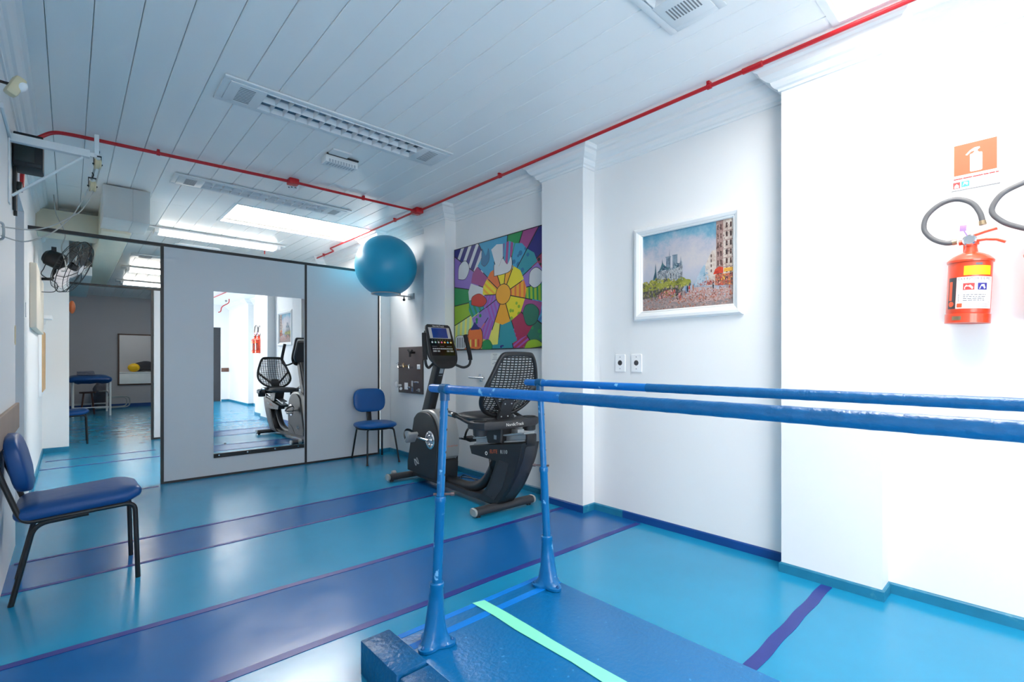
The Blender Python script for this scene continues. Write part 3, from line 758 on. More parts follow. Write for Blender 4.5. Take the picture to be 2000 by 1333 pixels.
b = B(); b.text('NordicTrack', 0.036, lambda x, y: (0.02 + x, -0.1165, 0.733 + y)); b.build('tray_lettering', sign_white, tr, local=True, smooth=False)
b = B(); b.mi = 0; b.text('ELITE', 0.044, lambda x, y: (-0.0907, 0.03 - x, 0.50 + x * 0.13 + y))
b.mi = 1; b.text('R110', 0.044, lambda x, y: (-0.0907, -0.105 - x, 0.515 + x * 0.13 + y)); b.build('tower_lettering', [mat('orange_print', (236, 110, 50), 0.5), sign_white], fr, local=True, smooth=False)
b = B(); b.tube([(-0.0905, 0.13 + 0.013 * cos(t_), 0.472 + 0.013 * sin(t_)) for t_ in [2 * pi * i / 16 for i in range(16)]], 0.003, n=6, closed=True); b.build('badge', sign_white, fr, local=True)
# coiled cable at the tower
b = B(); pth = []
for i in range(160):
    t_ = i / 159; a = t_ * 2 * pi * 16
    pth.append((-0.05 + 0.008 * cos(a), 0.135 - 0.03 * t_ + 0.008 * sin(a), 0.42 - 0.17 * t_))
b.tube(pth, 0.0028, n=5); b.tube(catmull([(-0.05, 0.105, 0.25), (-0.07, 0.10, 0.18), (-0.095, 0.05, 0.12)], 6), 0.003, n=6); b.build('coiled_cable', bike_black, bk, local=True)
# seat back: rounded ring, net, bracket
sb, st = V((0.0, 0.06, 0.785)), V((-0.0, -0.19, 1.325))
sv = (st - sb).normalized(); su = V((1, 0, 0)); sw = su.cross(sv)
HS = (st - sb).length
def spn(u, v, w=0.0): return sb + su * u + sv * v + sw * (w - 0.35 * u * u + 0.06 * sin(pi * v / HS))
half = [(0.0, 0.0), (0.10, 0.004), (0.19, 0.045), (0.26, 0.12), (0.288, 0.21), (0.275, 0.32), (0.24, 0.43), (0.20, 0.53), (0.155, HS - 0.012), (0.08, HS), (0.0, HS + 0.002)]
hs = sm(half, 6); ringpts = hs + [(-x, y) for x, y in reversed(hs[1:-1])]
b = B(); b.tube([spn(u * 0.96, v) for u, v in ringpts], 0.0, n=8, closed=True, rr=None) if False else None
def ring_tube(b, pts, wd_, th):
    rows = []
    n = len(pts); P = [V(p) for p in pts]
    cen = V((0, HS * 0.45))
    for i in range(n):
        t_ = (P[(i + 1) % n] - P[i - 1]).normalized(); nr = V((t_.y, -t_.x))
        if nr.dot(P[i] - cen) < 0: nr = -nr
        o = P[i]; row = []
        for a in range(8):
            an = 2 * pi * a / 8
            q = o - nr * (wd_ / 2) + nr * (wd_ / 2 * cos(an))
            row.append(spn(q.x, q.y, th / 2 * sin(an)))
        rows.append(row)
    rows.append(rows[0]); b.loft(rows, cap=False)
b = B(); ring_tube(b, ringpts, 0.038, 0.034); bmesh.ops.remove_doubles(b.bm, verts=b.bm.verts, dist=1e-5); sbk = b.build('seat_back_frame', bike_black, bk, local=True, ang=70)
def halfw(v):
    best = 0
    for (u0, v0), (u1, v1) in zip(hs, hs[1:]):
        if min(v0, v1) <= v <= max(v0, v1) and abs(v1 - v0) > 1e-6: best = max(best, u0 + (u1 - u0) * (v - v0) / (v1 - v0))
    return best
net = B(); nv = 28
for i in range(nv):
    v = 0.02 + (HS - 0.045) * i / (nv - 1); h = halfw(v) - 0.012
    if h <= 0.02: continue
    rows = [[spn(-h + 2 * h * k / 14, v + s1 * 0.0042, s2 * 0.003) for k in range(15)] for s1, s2 in ((-1, -1), (1, -1), (1, 1), (-1, 1), (-1, -1))]
    net.grid(rows)
nu = 15
for i in range(nu):
    u = -0.27 + 0.54 * i / (nu - 1); vs = [v / 200 * HS for v in range(201) if halfw(v / 200 * HS) > abs(u) + 0.012]
    if not vs: continue
    v0, v1 = vs[0], vs[-1]
    rows = [[spn(u + s1 * 0.0034, v0 + (v1 - v0) * k / 12, s2 * 0.003) for k in range(13)] for s1, s2 in ((-1, -1), (1, -1), (1, 1), (-1, 1), (-1, -1))]
    net.grid(rows)
net.build('mesh_netting', bike_black, sbk, local=True, smooth=False)
b = B(); b.prism([(-0.065, -0.08), (0.065, -0.08), (0.065, 0.16), (0.05, 0.185), (-0.05, 0.185), (-0.065, 0.16)], -0.055, -0.03, fn=lambda u, v, w: sb + su * u + sv * v - (sw if sw.y > 0 else -sw) * abs(w) , inset=0.004)
br = b.build('back_bracket', bike_dark, sbk, local=True)
for u, v in ((-0.035, 0.15), (0.035, 0.15), (-0.035, 0.03), (0.035, 0.03)):
    q = sb + su * u + sv * v - (sw if sw.y > 0 else -sw) * 0.056
    B().ball(q, 0.007, 8, 6).build('bolt', alu, br, local=True)
for s_ in (-1, 1):
    b = B(); sgn = (sw if sw.y > 0 else -sw)
    b.tube([sb + su * s_ * 0.045 + sv * 0.09 - sgn * 0.045, spn(s_ * 0.262, 0.325, 0.012)], 0.0, flat=(0.034, 0.014, (0, 0, 1))); b.build('brace_arm', bike_black, sbk, local=True)
# power lead lying on the floor in the corner
b = B(); b.tube(catmull([(2.86, 4.5, 0.02), (2.98, 4.40, 0.006), (3.14, 4.18, 0.006), (3.17, 3.98, 0.006), (3.02, 3.80, 0.006), (2.94, 3.95, 0.006), (3.08, 4.20, 0.007), (3.2, 4.28, 0.006), (3.12, 3.98, 0.012), (2.98, 3.72, 0.006), (2.96, 3.9, 0.006)], 8), 0.0045, n=6)
b.build('power_lead', black_metal, label='loose black power lead coiled on the floor beside the exercise bike', category='cable')
# ------------------------------------------------------------------ partition with its mirror
PA, PB = V((0.70, 6.065, 0)), V((3.085, 6.075, 0))
pd_ = (PB - PA).normalized(); pn_ = V((pd_.y, -pd_.x, 0))           # pn_ faces the camera side (-y)
def pp(s, w, z): q = PA + pd_ * s + pn_ * w; return V((q.x, q.y, z))
def pbox(b, s0, s1, w0, w1, z0, z1):
    b.loft([[pp(s0, w0, z), pp(s1, w0, z), pp(s1, w1, z), pp(s0, w1, z)] for z in (z0, z1)]); return b
LEN = (PB - PA).length; SM = 1.425; HT = 2.42
part = thing('partition_wall', 'pale grey office partition with black edging that carries the mirror', 'partition', (1.9, 6.07, 0), kind='thing')
for s0, s1 in ((0.0, SM), (SM, LEN)):
    b = B(); pbox(b, s0 + 0.012, s1 - 0.012, -0.016, 0.016, 0.022, HT); b.build('panel', panel_mat, part, smooth=False)
for s in (0.0, SM, LEN):
    b = B(); pbox(b, s - 0.013, s + 0.013, -0.02, 0.02, 0.0, HT); b.build('post', dark_metal, part, smooth=False)
b = B(); pbox(b, 0.013, SM - 0.013, -0.02, 0.02, 0.0, 0.022); pbox(b, SM + 0.013, LEN - 0.013, -0.02, 0.02, 0.0, 0.022); b.build('bottom_rail', dark_metal, part, smooth=False)
b = B(); pbox(b, -0.985, LEN + 0.013, -0.021, 0.021, HT, HT + 0.03); b.build('top_rail', dark_metal, part, smooth=False)
mr = thing('wall_mirror', 'tall frameless mirror screwed to the grey partition', 'mirror', pp(0.9, 0.02, 0.2))
MS0, MS1, MZ0, MZ1 = 0.452, 1.402, 0.25, 2.005
b = B(); pbox(b, MS0, MS1, 0.018, 0.024, MZ0, MZ1); b.build('mirror_glass', mirror_mat, mr, smooth=False)
b = B(); pbox(b, MS0, MS1, 0.017, 0.034, 0.205, 0.25); r = b.build('bottom_ledge', black_metal, mr, smooth=False)
for s in (0.50, 0.78, 1.07, 1.33):
    b = B(); q = pp(s, 0.034, 0.232); b.cyl(q, q + pn_ * 0.003, 0.008, n=10); b.build('screw', chrome, r)
for s, z in ((0.56, 0.35), (0.57, 1.91)):
    b = B(); q = pp(s, 0.0245, z); b.cyl(q, q + pn_ * 0.004, 0.011, n=12); b.build('mirror_button', alu, mr)
# second partition further back
p3 = thing('partition_wall', 'white partition panel with black edging seen through the doorway of the nearer partition', 'partition', (1.9, 9.6, 0), kind='thing')
b = B().box((1.0, 9.585, 0.03), (1.16, 9.615, 2.38)); b.build('panel', panel_mat, p3, smooth=False)
b = B().box((1.17, 9.585, 0.03), (3.27, 9.615, 2.38)); b.build('panel', grey_wall, p3, smooth=False, label='grey panel')
b = B().box((0.965, 9.58, 0), (0.995, 9.62, 2.38)); b.build('post', dark_metal, p3, smooth=False)
b = B().box((0.995, 9.58, 0.0), (3.27, 9.62, 0.03)); b.build('bottom_rail', dark_metal, p3, smooth=False)
b = B().box((0.005, 9.58, 2.38), (3.27, 9.62, 2.41)); b.build('top_rail', dark_metal, p3, smooth=False)

# ------------------------------------------------------------------ ball on its wall ring
b = B(); b.ball((2.885, 5.47, 2.42), 0.372, 48, 32)
b.build('exercise_ball', ball_mat, label='large blue exercise ball stored on a wall ring high by the partition', category='ball', ang=80, loc=(2.885, 5.47, 2.05))
hd = thing('ball_holder', 'thin metal wall ring carrying the large blue exercise ball', 'ball holder', (3.2, 5.47, 2.1))
b = B(); b.tube([(2.885 + 0.172 * cos(t_), 5.47 + 0.172 * sin(t_), 2.0785) for t_ in [2 * pi * i / 40 for i in range(40)]], 0.008, n=8, closed=True); b.build('ring', alu, hd)
b = B(); b.tube([(3.055, 5.50, 2.0785), (3.255, 5.53, 2.083)], 0.009, n=8); b.build('arm', alu, hd)
b = B(); b.box((3.262, 5.46, 2.05), (3.279, 5.60, 2.125), 0.004); b.cyl((3.25, 5.53, 2.083), (3.265, 5.53, 2.083), 0.02, n=12); b.build('wall_plate', alu, hd)
b = B(); b.cyl((3.16, 5.518, 2.076), (3.16, 5.518, 2.045), 0.007, n=8).ball((3.16, 5.518, 2.035), 0.018, 12, 8); b.build('locking_knob', black_metal, hd)

# ------------------------------------------------------------------ hardware board by the partition corner
bd = thing('hardware_board', 'brown wall board fitted with taps, latches and a light switch', 'activity board', (3.26, 5.53, 1.13))
b = B().box((3.255, 5.235, 0.835), (3.277, 5.828, 1.435), 0.003); b.build('board', brown_board, bd)
def tap(y, z, s=1.0, m=chrome, handle=True):
    b = B(); b.cyl((3.255, y, z), (3.20, y, z), 0.013 * s, n=10); b.tube(catmull([(3.205, y, z), (3.18, y - 0.03 * s, z + 0.015 * s), (3.17, y - 0.06 * s, z - 0.02 * s)], 4), 0.010 * s, n=8)
    for k in range(4):
        a = k * pi / 2 + 0.4; b.cyl((3.195, y, z + 0.02 * s), (3.195, y + 0.03 * s * cos(a), z + 0.02 * s + 0.03 * s * sin(a)), 0.007 * s, n=6)
    b.ball((3.195, y, z + 0.02 * s), 0.014 * s, 8, 6); b.build('tap', m, bd)
tap(5.74, 1.18, 1.1); tap(5.60, 1.185, 0.9, brass); tap(5.46, 1.17, 0.9, chrome)
b = B()
for k in range(3):
    a = 0.6 + k * 2 * pi / 3; b.cyl((3.19, 5.42, 1.36), (3.19, 5.42 + 0.055 * cos(a), 1.36 + 0.055 * sin(a)), 0.012, r1=0.015, n=8)
b.cyl((3.255, 5.42, 1.36), (3.18, 5.42, 1.36), 0.016, n=10); b.build('three_spoke_knob', black_metal, bd)
b = B(); b.box((3.247, 5.28, 1.15), (3.256, 5.35, 1.21), 0.002).box((3.235, 5.30, 1.165), (3.248, 5.33, 1.195), 0.003); b.build('socket', plate_white, bd)
b = B(); b.box((3.246, 5.58, 0.88), (3.256, 5.66, 0.97), 0.003).box((3.238, 5.60, 0.90), (3.247, 5.64, 0.95), 0.003); b.build('light_switch', plate_white, bd)
b = B(); b.cyl((3.255, 5.76, 0.93), (3.20, 5.76, 0.93), 0.016, n=10).ball((3.19, 5.765, 0.94), 0.033, 12, 8, (0.7, 0.8, 1.3)).tube([(3.22, 5.70, 0.895), (3.20, 5.67, 0.89)], 0.018, n=8); b.build('door_knob', plate_white, bd)
b = B(); b.box((3.245, 5.445, 0.86), (3.256, 5.485, 1.0), 0.003).cyl((3.245, 5.465, 0.92), (3.21, 5.465, 0.92), 0.01, n=8).box((3.205, 5.45, 0.905), (3.217, 5.51, 0.925), 0.003); b.build('door_latch', chrome, bd)
b = B(); b.box((3.243, 5.31, 0.975), (3.256, 5.41, 0.995), 0.002).cyl((3.24, 5.32, 0.985), (3.24, 5.42, 0.985), 0.006, n=8); b.build('bolt_latch', chrome, bd)
b = B(); b.box((3.245, 5.285, 0.865), (3.256, 5.33, 0.905), 0.003).cyl((3.245, 5.307, 0.885), (3.215, 5.307, 0.885), 0.008, n=8); b.build('key_lock', alu, bd)

# ------------------------------------------------------------------ pictures
# bright patchwork canvas: plain bands, wedges, dots and stripes round a sun disc
Y0, Y1, Z0, Z1 = 4.553, 3.125, 1.372, 2.522
cv = thing('canvas_print', 'large colourful patchwork canvas with a yellow sun disc above the exercise bike', 'painting', (3.27, 3.87, 1.94))
b = B().box((3.252, Y1, Z0), (3.279, Y0, Z1), 0.001); b.build('canvas', mat('canvas_black', (22, 20, 26), 0.6), cv, smooth=False)
XF = 3.2512
def st(s, t, lift=0.0): return (XF - lift, Y0 + (Y1 - Y0) * s, Z0 + (Z1 - Z0) * t)
def clip(poly, conv):
    """Sutherland-Hodgman: poly clipped to a convex, counter-clockwise polygon"""
    out = list(poly)
    for i in range(len(conv)):
        a, c = conv[i], conv[(i + 1) % len(conv)]; inp = out; out = []
        if not inp: break
        side = lambda p: (c[0] - a[0]) * (p[1] - a[1]) - (c[1] - a[1]) * (p[0] - a[0])
        for j in range(len(inp)):
            p, q = inp[j - 1], inp[j]; sp_, sq = side(p), side(q)
            if sq >= 0:
                if sp_ < 0: k = sp_ / (sp_ - sq); out.append((p[0] + (q[0] - p[0]) * k, p[1] + (q[1] - p[1]) * k))
                out.append(q)
            elif sp_ >= 0: k = sp_ / (sp_ - sq); out.append((p[0] + (q[0] - p[0]) * k, p[1] + (q[1] - p[1]) * k))
    return out
def area(p): return sum(p[i - 1][0] * p[i][1] - p[i][0] * p[i - 1][1] for i in range(len(p))) / 2
def ccw(p): return p if area(p) > 0 else list(reversed(p))
UNIT = [(0.004, 0.004), (0.996, 0.004), (0.996, 0.996), (0.004, 0.996)]
def shrink(p, d=0.0035):
    cx = sum(q[0] for q in p) / len(p); cy = sum(q[1] for q in p) / len(p)
    out = []
    n = len(p)
    for i in range(n):
        a, q, c = V(p[i - 1]), V(p[i]), V(p[(i + 1) % n])
        e1 = (q - a); e2 = (c - q)
        if e1.length < 1e-6 or e2.length < 1e-6: out.append(tuple(q)); continue
        e1.normalize(); e2.normalize(); n1 = V((-e1.y, e1.x)); n2 = V((-e2.y, e2.x)); m = n1 + n2
        if m.length < 1e-4: out.append(tuple(q)); continue
        k = min(d / max(0.35, 0.5 * m.length * m.length), d * 2.5)
        out.append(tuple(q + m * k / 1.0 * 1.0))
    return out
PAINT = {'cyan': (46, 148, 184), 'navy': (22, 20, 110), 'magenta': (150, 62, 122), 'green': (18, 136, 70), 'orange': (222, 108, 40), 'yellow': (228, 208, 30), 'amber': (232, 160, 26), 'teal': (34, 140, 150), 'purple': (136, 104, 180), 'white': (206, 206, 206), 'crimson': (156, 32, 72), 'lime': (140, 176, 30), 'blue': (44, 108, 176), 'violet': (150, 74, 160), 'red': (196, 50, 34), 'dteal': (14, 106, 146), 'pale': (176, 204, 150), 'lemon': (222, 214, 96), 'dgreen': (18, 104, 80), 'ink': (20, 18, 24)}
pm = {k: mat('paint_' + k, v, 0.55, var=0.05, scale=10) for k, v in PAINT.items()}
keys = list(PAINT); slots = [pm[k] for k in keys]
art = B()
def patch(poly, col, lift=0.0, sh=0.0035, within=None, pat=None):
    p = clip(ccw(poly), UNIT)
    if within: p = clip(p, ccw(within))
    if len(p) < 3 or abs(area(p)) < 2e-5: return
    q = shrink(ccw(p), sh) if sh else ccw(p)
    art.mi = keys.index(col); art.poly([st(*r, lift) for r in q])
    if pat:
        kind, c2_, a_, n_ = pat; l2 = lift + 0.0003
        xs = [r[0] for r in q]; ys = [r[1] for r in q]; mx, my = (min(xs) + max(xs)) / 2, (min(ys) + max(ys)) / 2; R = max(max(xs) - min(xs), max(ys) - min(ys))
        if kind == 'stripe':
            for i in range(n_):
                o = -R / 2 + R * (i + 0.25) / n_; w_ = R / n_ * 0.42
                d_ = (cos(a_), sin(a_)); nn = (-d_[1], d_[0])
                quad = [(mx + nn[0] * (o + e) + d_[0] * f_ * R, my + nn[1] * (o + e) + d_[1] * f_ * R) for e, f_ in ((0, -1), (w_, -1), (w_, 1), (0, 1))]
                c_ = clip(ccw(quad), q)
                if len(c_) > 2 and abs(area(c_)) > 1e-5: art.mi = keys.index(c2_); art.poly([st(*r, l2) for r in c_])
        else:
            rnd = random.Random(int(a_ * 100))
            for i in range(n_):
                cx, cy = min(xs) + rnd.random() * (max(xs) - min(xs)), min(ys) + rnd.random() * (max(ys) - min(ys)); rr = R * (0.045 + 0.04 * rnd.random())
                c_ = clip(ngon(rr, 14, cx, cy, rr * 1.15), q)
                if len(c_) > 2 and abs(area(c_)) > 1e-4: art.mi = keys.index(c2_); art.poly([st(*r, l2) for r in c_])
CX, CY = 0.595, 0.485
def pol(a, r): return (CX + r * cos(radians(a)), CY + r * 1.12 * sin(radians(a)))
def sector(a0, a1, r0, r1, n=5):
    return [pol(a0 + (a1 - a0) * i / n, r0) for i in range(n + 1)] + [pol(a1 + (a0 - a1) * i / n, r1) for i in range(n + 1)]
def wedge(a0, a1, r0, r1): return [pol(a0, r0), pol(a0, r1), pol((a0 + a1) / 2, r1 * 1.04), pol(a1, r1), pol(a1, r0)]
# outer field
OUT = [(-12, 14, 'blue', ('stripe', 'navy', 0.9, 4)), (14, 34, 'crimson', ('dot', 'ink', 1.0, 5)), (34, 52, 'navy', None), (52, 66, 'magenta', None), (66, 84, 'green', None), (84, 122, 'cyan', None), (122, 146, 'navy', ('stripe', 'white', 1.1, 5)), (146, 168, 'purple', None), (168, 184, 'green', None), (184, 200, 'lime', None), (200, 216, 'pale', ('stripe', 'lemon', 1.5, 6)), (216, 236, 'orange', None), (236, 252, 'lemon', ('dot', 'purple', 2.0, 9)), (252, 284, 'teal', ('dot', 'navy', 3.1, 16)), (284, 306, 'crimson', ('stripe', 'violet', 0.6, 6)), (306, 326, 'dgreen', ('dot', 'green', 1.7, 8)), (326, 348, 'blue', ('stripe', 'cyan', 0.8, 6))]
for a0, a1, c_, pt in OUT: patch(wedge(a0, a1, 0.30, 1.5), c_, 0.0, 0.0045, pat=pt)
MID = [(-14, 6, 'lime', ('stripe', 'green', 1.6, 5)), (6, 30, 'purple', None), (30, 52, 'teal', ('dot', 'dteal', 4.0, 7)), (52, 72, 'cyan', ('dot', 'dteal', 1.2, 8)), (72, 90, 'magenta', ('stripe', 'cyan', 1.5, 5)), (90, 110, 'white', None), (110, 138, 'cyan', None), (138, 160, 'magenta', None), (160, 182, 'white', None), (182, 204, 'teal', ('stripe', 'green', 2.0, 4)), (204, 226, 'purple', ('dot', 'green', 2.6, 6)), (226, 246, 'violet', ('stripe', 'purple', 1.2, 6)), (246, 262, 'lemon', None), (262, 292, 'teal', None), (292, 320, 'crimson', None), (320, 346, 'magenta', None)]
for a0, a1, c_, pt in MID: patch(wedge(a0, a1, 0.21, 0.40), c_, 0.0005, 0.004, pat=pt)
RAY = [(-14, 22, 'amber', ('stripe', 'orange', 1.57, 4)), (22, 62, 'yellow', None), (62, 82, 'amber', None), (82, 112, 'yellow', None), (112, 140, 'orange', None), (140, 176, 'yellow', ('stripe', 'amber', 2.4, 4)), (176, 205, 'violet', ('stripe', 'purple', 1.2, 5)), (205, 246, 'purple', ('stripe', 'violet', 1.9, 5)), (246, 290, 'amber', None), (290, 346, 'yellow', ('dot', 'lime', 2.2, 7))]
for a0, a1, c_, pt in RAY: patch(wedge(a0, a1, 0.06, 0.235), c_, 0.001, 0.004, pat=pt)
patch(ngon(0.083, 28, CX, CY, 0.093), 'ink', 0.0015, 0); patch(ngon(0.077, 28, CX, CY, 0.087), 'amber', 0.0018, 0)
# plain shapes laid over the field
def blob(pts, col, lift=0.002): 
    P = sm([p for p in pts] + [pts[0]], 5)[:-1]
    art.mi = keys.index('ink'); cx = sum(p[0] for p in P) / len(P); cy = sum(p[1] for p in P) / len(P)
    q = clip(ccw([(cx + (x - cx) * 1.06, cy + (y - cy) * 1.06) for x, y in P]), UNIT); art.poly([st(*r, lift) for r in q])
    q = clip(ccw(P), UNIT); art.mi = keys.index(col); art.poly([st(*r, lift + 0.0003) for r in q])
blob([(0.20, 0.02), (0.20, 0.19), (0.345, 0.19), (0.345, 0.02)], 'orange')
blob([(0.36, 0.0), (0.37, 0.07), (0.43, 0.09), (0.47, 0.05), (0.46, 0.0)], 'green')
blob([(0.80, 0.30), (0.84, 0.20), (0.92, 0.21), (0.95, 0.30), (0.90, 0.36), (0.83, 0.36)], 'dgreen')
blob([(0.81, 0.0), (0.85, 0.06), (0.93, 0.07), (0.98, 0.02)], 'lime')
blob([(0.06, 0.70), (0.07, 0.82), (0.15, 0.86), (0.20, 0.78), (0.15, 0.69)], 'white')
blob([(0.35, 0.80), (0.36, 0.93), (0.40, 0.86), (0.43, 0.92), (0.44, 0.82), (0.39, 0.77)], 'dteal')
blob([(0.86, 0.54), (0.87, 0.63), (0.93, 0.66), (0.99, 0.60), (0.97, 0.53), (0.91, 0.50)], 'white')
blob([(0.50, 0.66), (0.50, 0.76), (0.55, 0.74), (0.59, 0.80), (0.64, 0.74), (0.68, 0.80), (0.67, 0.68)], 'white')
blob([(0.23, 0.43), (0.24, 0.50), (0.33, 0.52), (0.41, 0.45), (0.35, 0.40)], 'red')
blob([(0.03, 0.02), (0.03, 0.13), (0.14, 0.13), (0.15, 0.02)], 'white')
for k in range(5): patch([(0.045 + k * 0.022, 0.025), (0.053 + k * 0.022, 0.025), (0.053 + k * 0.022, 0.125), (0.045 + k * 0.022, 0.125)], 'ink', 0.0026, 0)
patch([(0.215, 0.19), (0.27, 0.265), (0.335, 0.19)], 'navy', 0.0028, 0)
for k in range(4): patch([(0.21 + k * 0.033, 0.03), (0.225 + k * 0.033, 0.03), (0.225 + k * 0.033, 0.10), (0.21 + k * 0.033, 0.10)], 'red' if k % 2 else 'lemon', 0.0028, 0)
art.build('painted_surface', slots, cv, smooth=False, fixn=False)

# street scene in a broad white frame
fr_ = thing('framed_picture', 'white framed street scene painting on the right wall above the double outlets', 'painting', (3.26, 1.75, 1.92))
yo0, yo1, zo0, zo1 = 2.165, 1.337, 1.56, 2.272
yi0, yi1, zi0, zi1 = 2.095, 1.402, 1.634, 2.208
prof = [(0.0, 0.0), (0.0, 0.022), (0.012, 0.034), (0.03, 0.037), (0.05, 0.028), (0.058, 0.018), (0.062, 0.022), (0.07, 0.016), (0.07, 0.004)]
b = B(); rows = []
for d, h in prof:
    kx = d / 0.07
    ya, yb, za, zb = yo0 + (yi0 - yo0) * kx, yo1 + (yi1 - yo1) * kx, zo0 + (zi0 - zo0) * kx, zo1 + (zi1 - zo1) * kx
    x = 3.279 - h
    rows.append([(x, ya, za), (x, yb, za), (x, yb, zb), (x, ya, zb), (x, ya, za)])
b.grid(rows); b.build('frame', mat('frame_white', (236, 236, 234), 0.3, var=0.02), fr_, smooth=False)
pw, ph = yi0 - yi1, zi1 - zi0
def ps(s, t, l=0.0): return (3.2745 - l, yi0 - pw * s, zi0 + ph * t)
pal = {'sky': ((172, 174, 184), (160, 172, 186), 4), 'sky_top': ((104, 152, 172), (150, 170, 184), 6), 'cloud': ((186, 184, 188), (176, 180, 188), 8), 'ground': ((140, 132, 132), (166, 142, 136), 60), 'road': ((196, 168, 162), (176, 140, 130), 80), 'hedge': ((150, 150, 62), (116, 120, 40), 26), 'hedge_dark': ((98, 94, 84), (70, 66, 62), 26), 'stone': ((176, 178, 178), (120, 124, 130), 40), 'roof': ((66, 106, 112), (46, 74, 92), 30), 'tower': ((120, 138, 150), (90, 106, 120), 40), 'facade': ((206, 194, 182), (180, 160, 148), 30), 'facade_d': ((160, 132, 124), (130, 96, 90), 30), 'window': ((92, 66, 60), (60, 44, 44), 30), 'awning': ((206, 72, 44), (176, 48, 34), 30), 'awning_y': ((224, 180, 76), (214, 150, 60), 30), 'flowers': ((150, 62, 58), (214, 150, 140), 60), 'figure': ((60, 56, 66), (40, 36, 44), 30), 'figure_b': ((120, 150, 176), (90, 120, 150), 30), 'stall': ((196, 120, 90), (120, 84, 74), 50), 'leaf': ((166, 160, 62), (190, 180, 90), 40), 'mist': ((150, 176, 192), (176, 188, 196), 12)}
pk = list(pal)
def paint2(nm, a, c, sc):
    m = mat('oil_' + nm, a, 0.5, var=0.1, scale=sc, bump=0.3, bscale=120, mottle=c, mscale=sc, mlow=0.42, mhigh=0.6); return m
pslots = [paint2(k, *pal[k]) for k in pk]
def sky_paint():
    m = bpy.data.materials.new('oil_sky_wash'); m.use_nodes = True; nt = m.node_tree; N = nt.nodes; L = nt.links
    tc = N.new('ShaderNodeTexCoord'); sp = N.new('ShaderNodeSeparateXYZ'); L.new(tc.outputs['Object'], sp.inputs[0])
    nz = N.new('ShaderNodeTexNoise'); nz.inputs['Scale'].default_value = 7; nz.inputs['Detail'].default_value = 7; nz.inputs['Roughness'].default_value = 0.7
    L.new(tc.outputs['Object'], nz.inputs['Vector'])
    ad = N.new('ShaderNodeMath'); ad.operation = 'MULTIPLY_ADD'; ad.inputs[1].default_value = 0.42
    L.new(nz.outputs['Fac'], ad.inputs[0]); L.new(sp.outputs['Z'], ad.inputs[2])
    mr = N.new('ShaderNodeMapRange'); mr.inputs[1].default_value = 0.05; mr.inputs[2].default_value = 0.52; L.new(ad.outputs[0], mr.inputs[0])
    rp = N.new('ShaderNodeValToRGB'); e = rp.color_ramp.elements
    e[0].position = 0.0; e[0].color = rgb(166, 172, 184); e[1].position = 1.0; e[1].color = rgb(74, 140, 166)
    for p_, c_ in ((0.3, (176, 176, 186)), (0.5, (190, 184, 184)), (0.68, (172, 172, 182)), (0.84, (120, 158, 176))):
        q = e.new(p_); q.color = rgb(*c_)
    L.new(mr.outputs[0], rp.inputs[0]); L.new(rp.outputs[0], N['Principled BSDF'].inputs['Base Color']); N['Principled BSDF'].inputs['Roughness'].default_value = 0.5
    return m
pslots[0] = sky_paint()
pb = B()
def pq(col, pts, l): pb.mi = pk.index(col); pb.poly([ps(s, t, l) for s, t in pts])
def wob(x0, x1, y0, amp, seed, n=24):
    r_ = random.Random(seed); return [(x0 + (x1 - x0) * i / n, y0 + amp * (r_.random() - 0.5) + amp * sin(i * 0.9 + seed)) for i in range(n + 1)]
pq('sky', [(0, 0.2), (1, 0.2), (1, 1), (0, 1)], 0)
pass
0 and pq('cloud', sm([(0.46, 0.66), (0.50, 0.74), (0.58, 0.77), (0.66, 0.73), (0.68, 0.66), (0.6, 0.62), (0.52, 0.62)]), 0.0004)
0 and pq('cloud', sm([(0.10, 0.74), (0.2, 0.80), (0.34, 0.80), (0.42, 0.76), (0.3, 0.71), (0.18, 0.70)]), 0.0004)
pq('ground', [(0, 0), (1, 0), (1, 0.2)] + list(reversed(wob(0, 1, 0.22, 0.015, 5))), 0.0005)
pq('road', sm([(0.30, 0.10), (0.50, 0.16), (0.60, 0.24), (0.78, 0.22), (0.98, 0.18), (0.98, 0.08), (0.6, 0.05)]), 0.0008)
pq('mist', sm([(0.60, 0.26), (0.66, 0.42), (0.72, 0.5), (0.74, 0.26)]), 0.0008)
# church: apse, nave, two towers, thin spires
pq('tower', [(0.285, 0.5), (0.335, 0.5), (0.335, 0.66), (0.345, 0.68), (0.275, 0.68), (0.285, 0.66)], 0.001)
pq('tower', [(0.36, 0.5), (0.415, 0.5), (0.415, 0.68), (0.42, 0.69), (0.355, 0.69), (0.36, 0.67)], 0.001)
pq('tower', [(0.318, 0.55), (0.33, 0.55), (0.324, 0.79)], 0.0012)
pq('stone', [(0.18, 0.34), (0.36, 0.34), (0.36, 0.50), (0.18, 0.50)], 0.0014)
pq('stone', [(0.36, 0.34), (0.47, 0.34), (0.475, 0.56), (0.455, 0.62), (0.43, 0.54), (0.36, 0.52)], 0.0014)
pq('roof', sm([(0.175, 0.485), (0.21, 0.53), (0.235, 0.60), (0.24, 0.66), (0.25, 0.60), (0.29, 0.55), (0.36, 0.505)], 4) + [(0.30, 0.515), (0.24, 0.51)], 0.0018)
pq('roof', [(0.355, 0.50), (0.37, 0.55), (0.44, 0.575), (0.435, 0.53)], 0.0018)
pq('tower', [(0.445, 0.54), (0.462, 0.54), (0.455, 0.66)], 0.002)
pq('roof', [(0.125, 0.40), (0.175, 0.40), (0.168, 0.50), (0.158, 0.62), (0.15, 0.50)], 0.0016)
for i in range(9): pq('tower', [(0.19 + i * 0.03, 0.37), (0.198 + i * 0.03, 0.37), (0.198 + i * 0.03, 0.45), (0.194 + i * 0.03, 0.465), (0.19 + i * 0.03, 0.45)], 0.002)
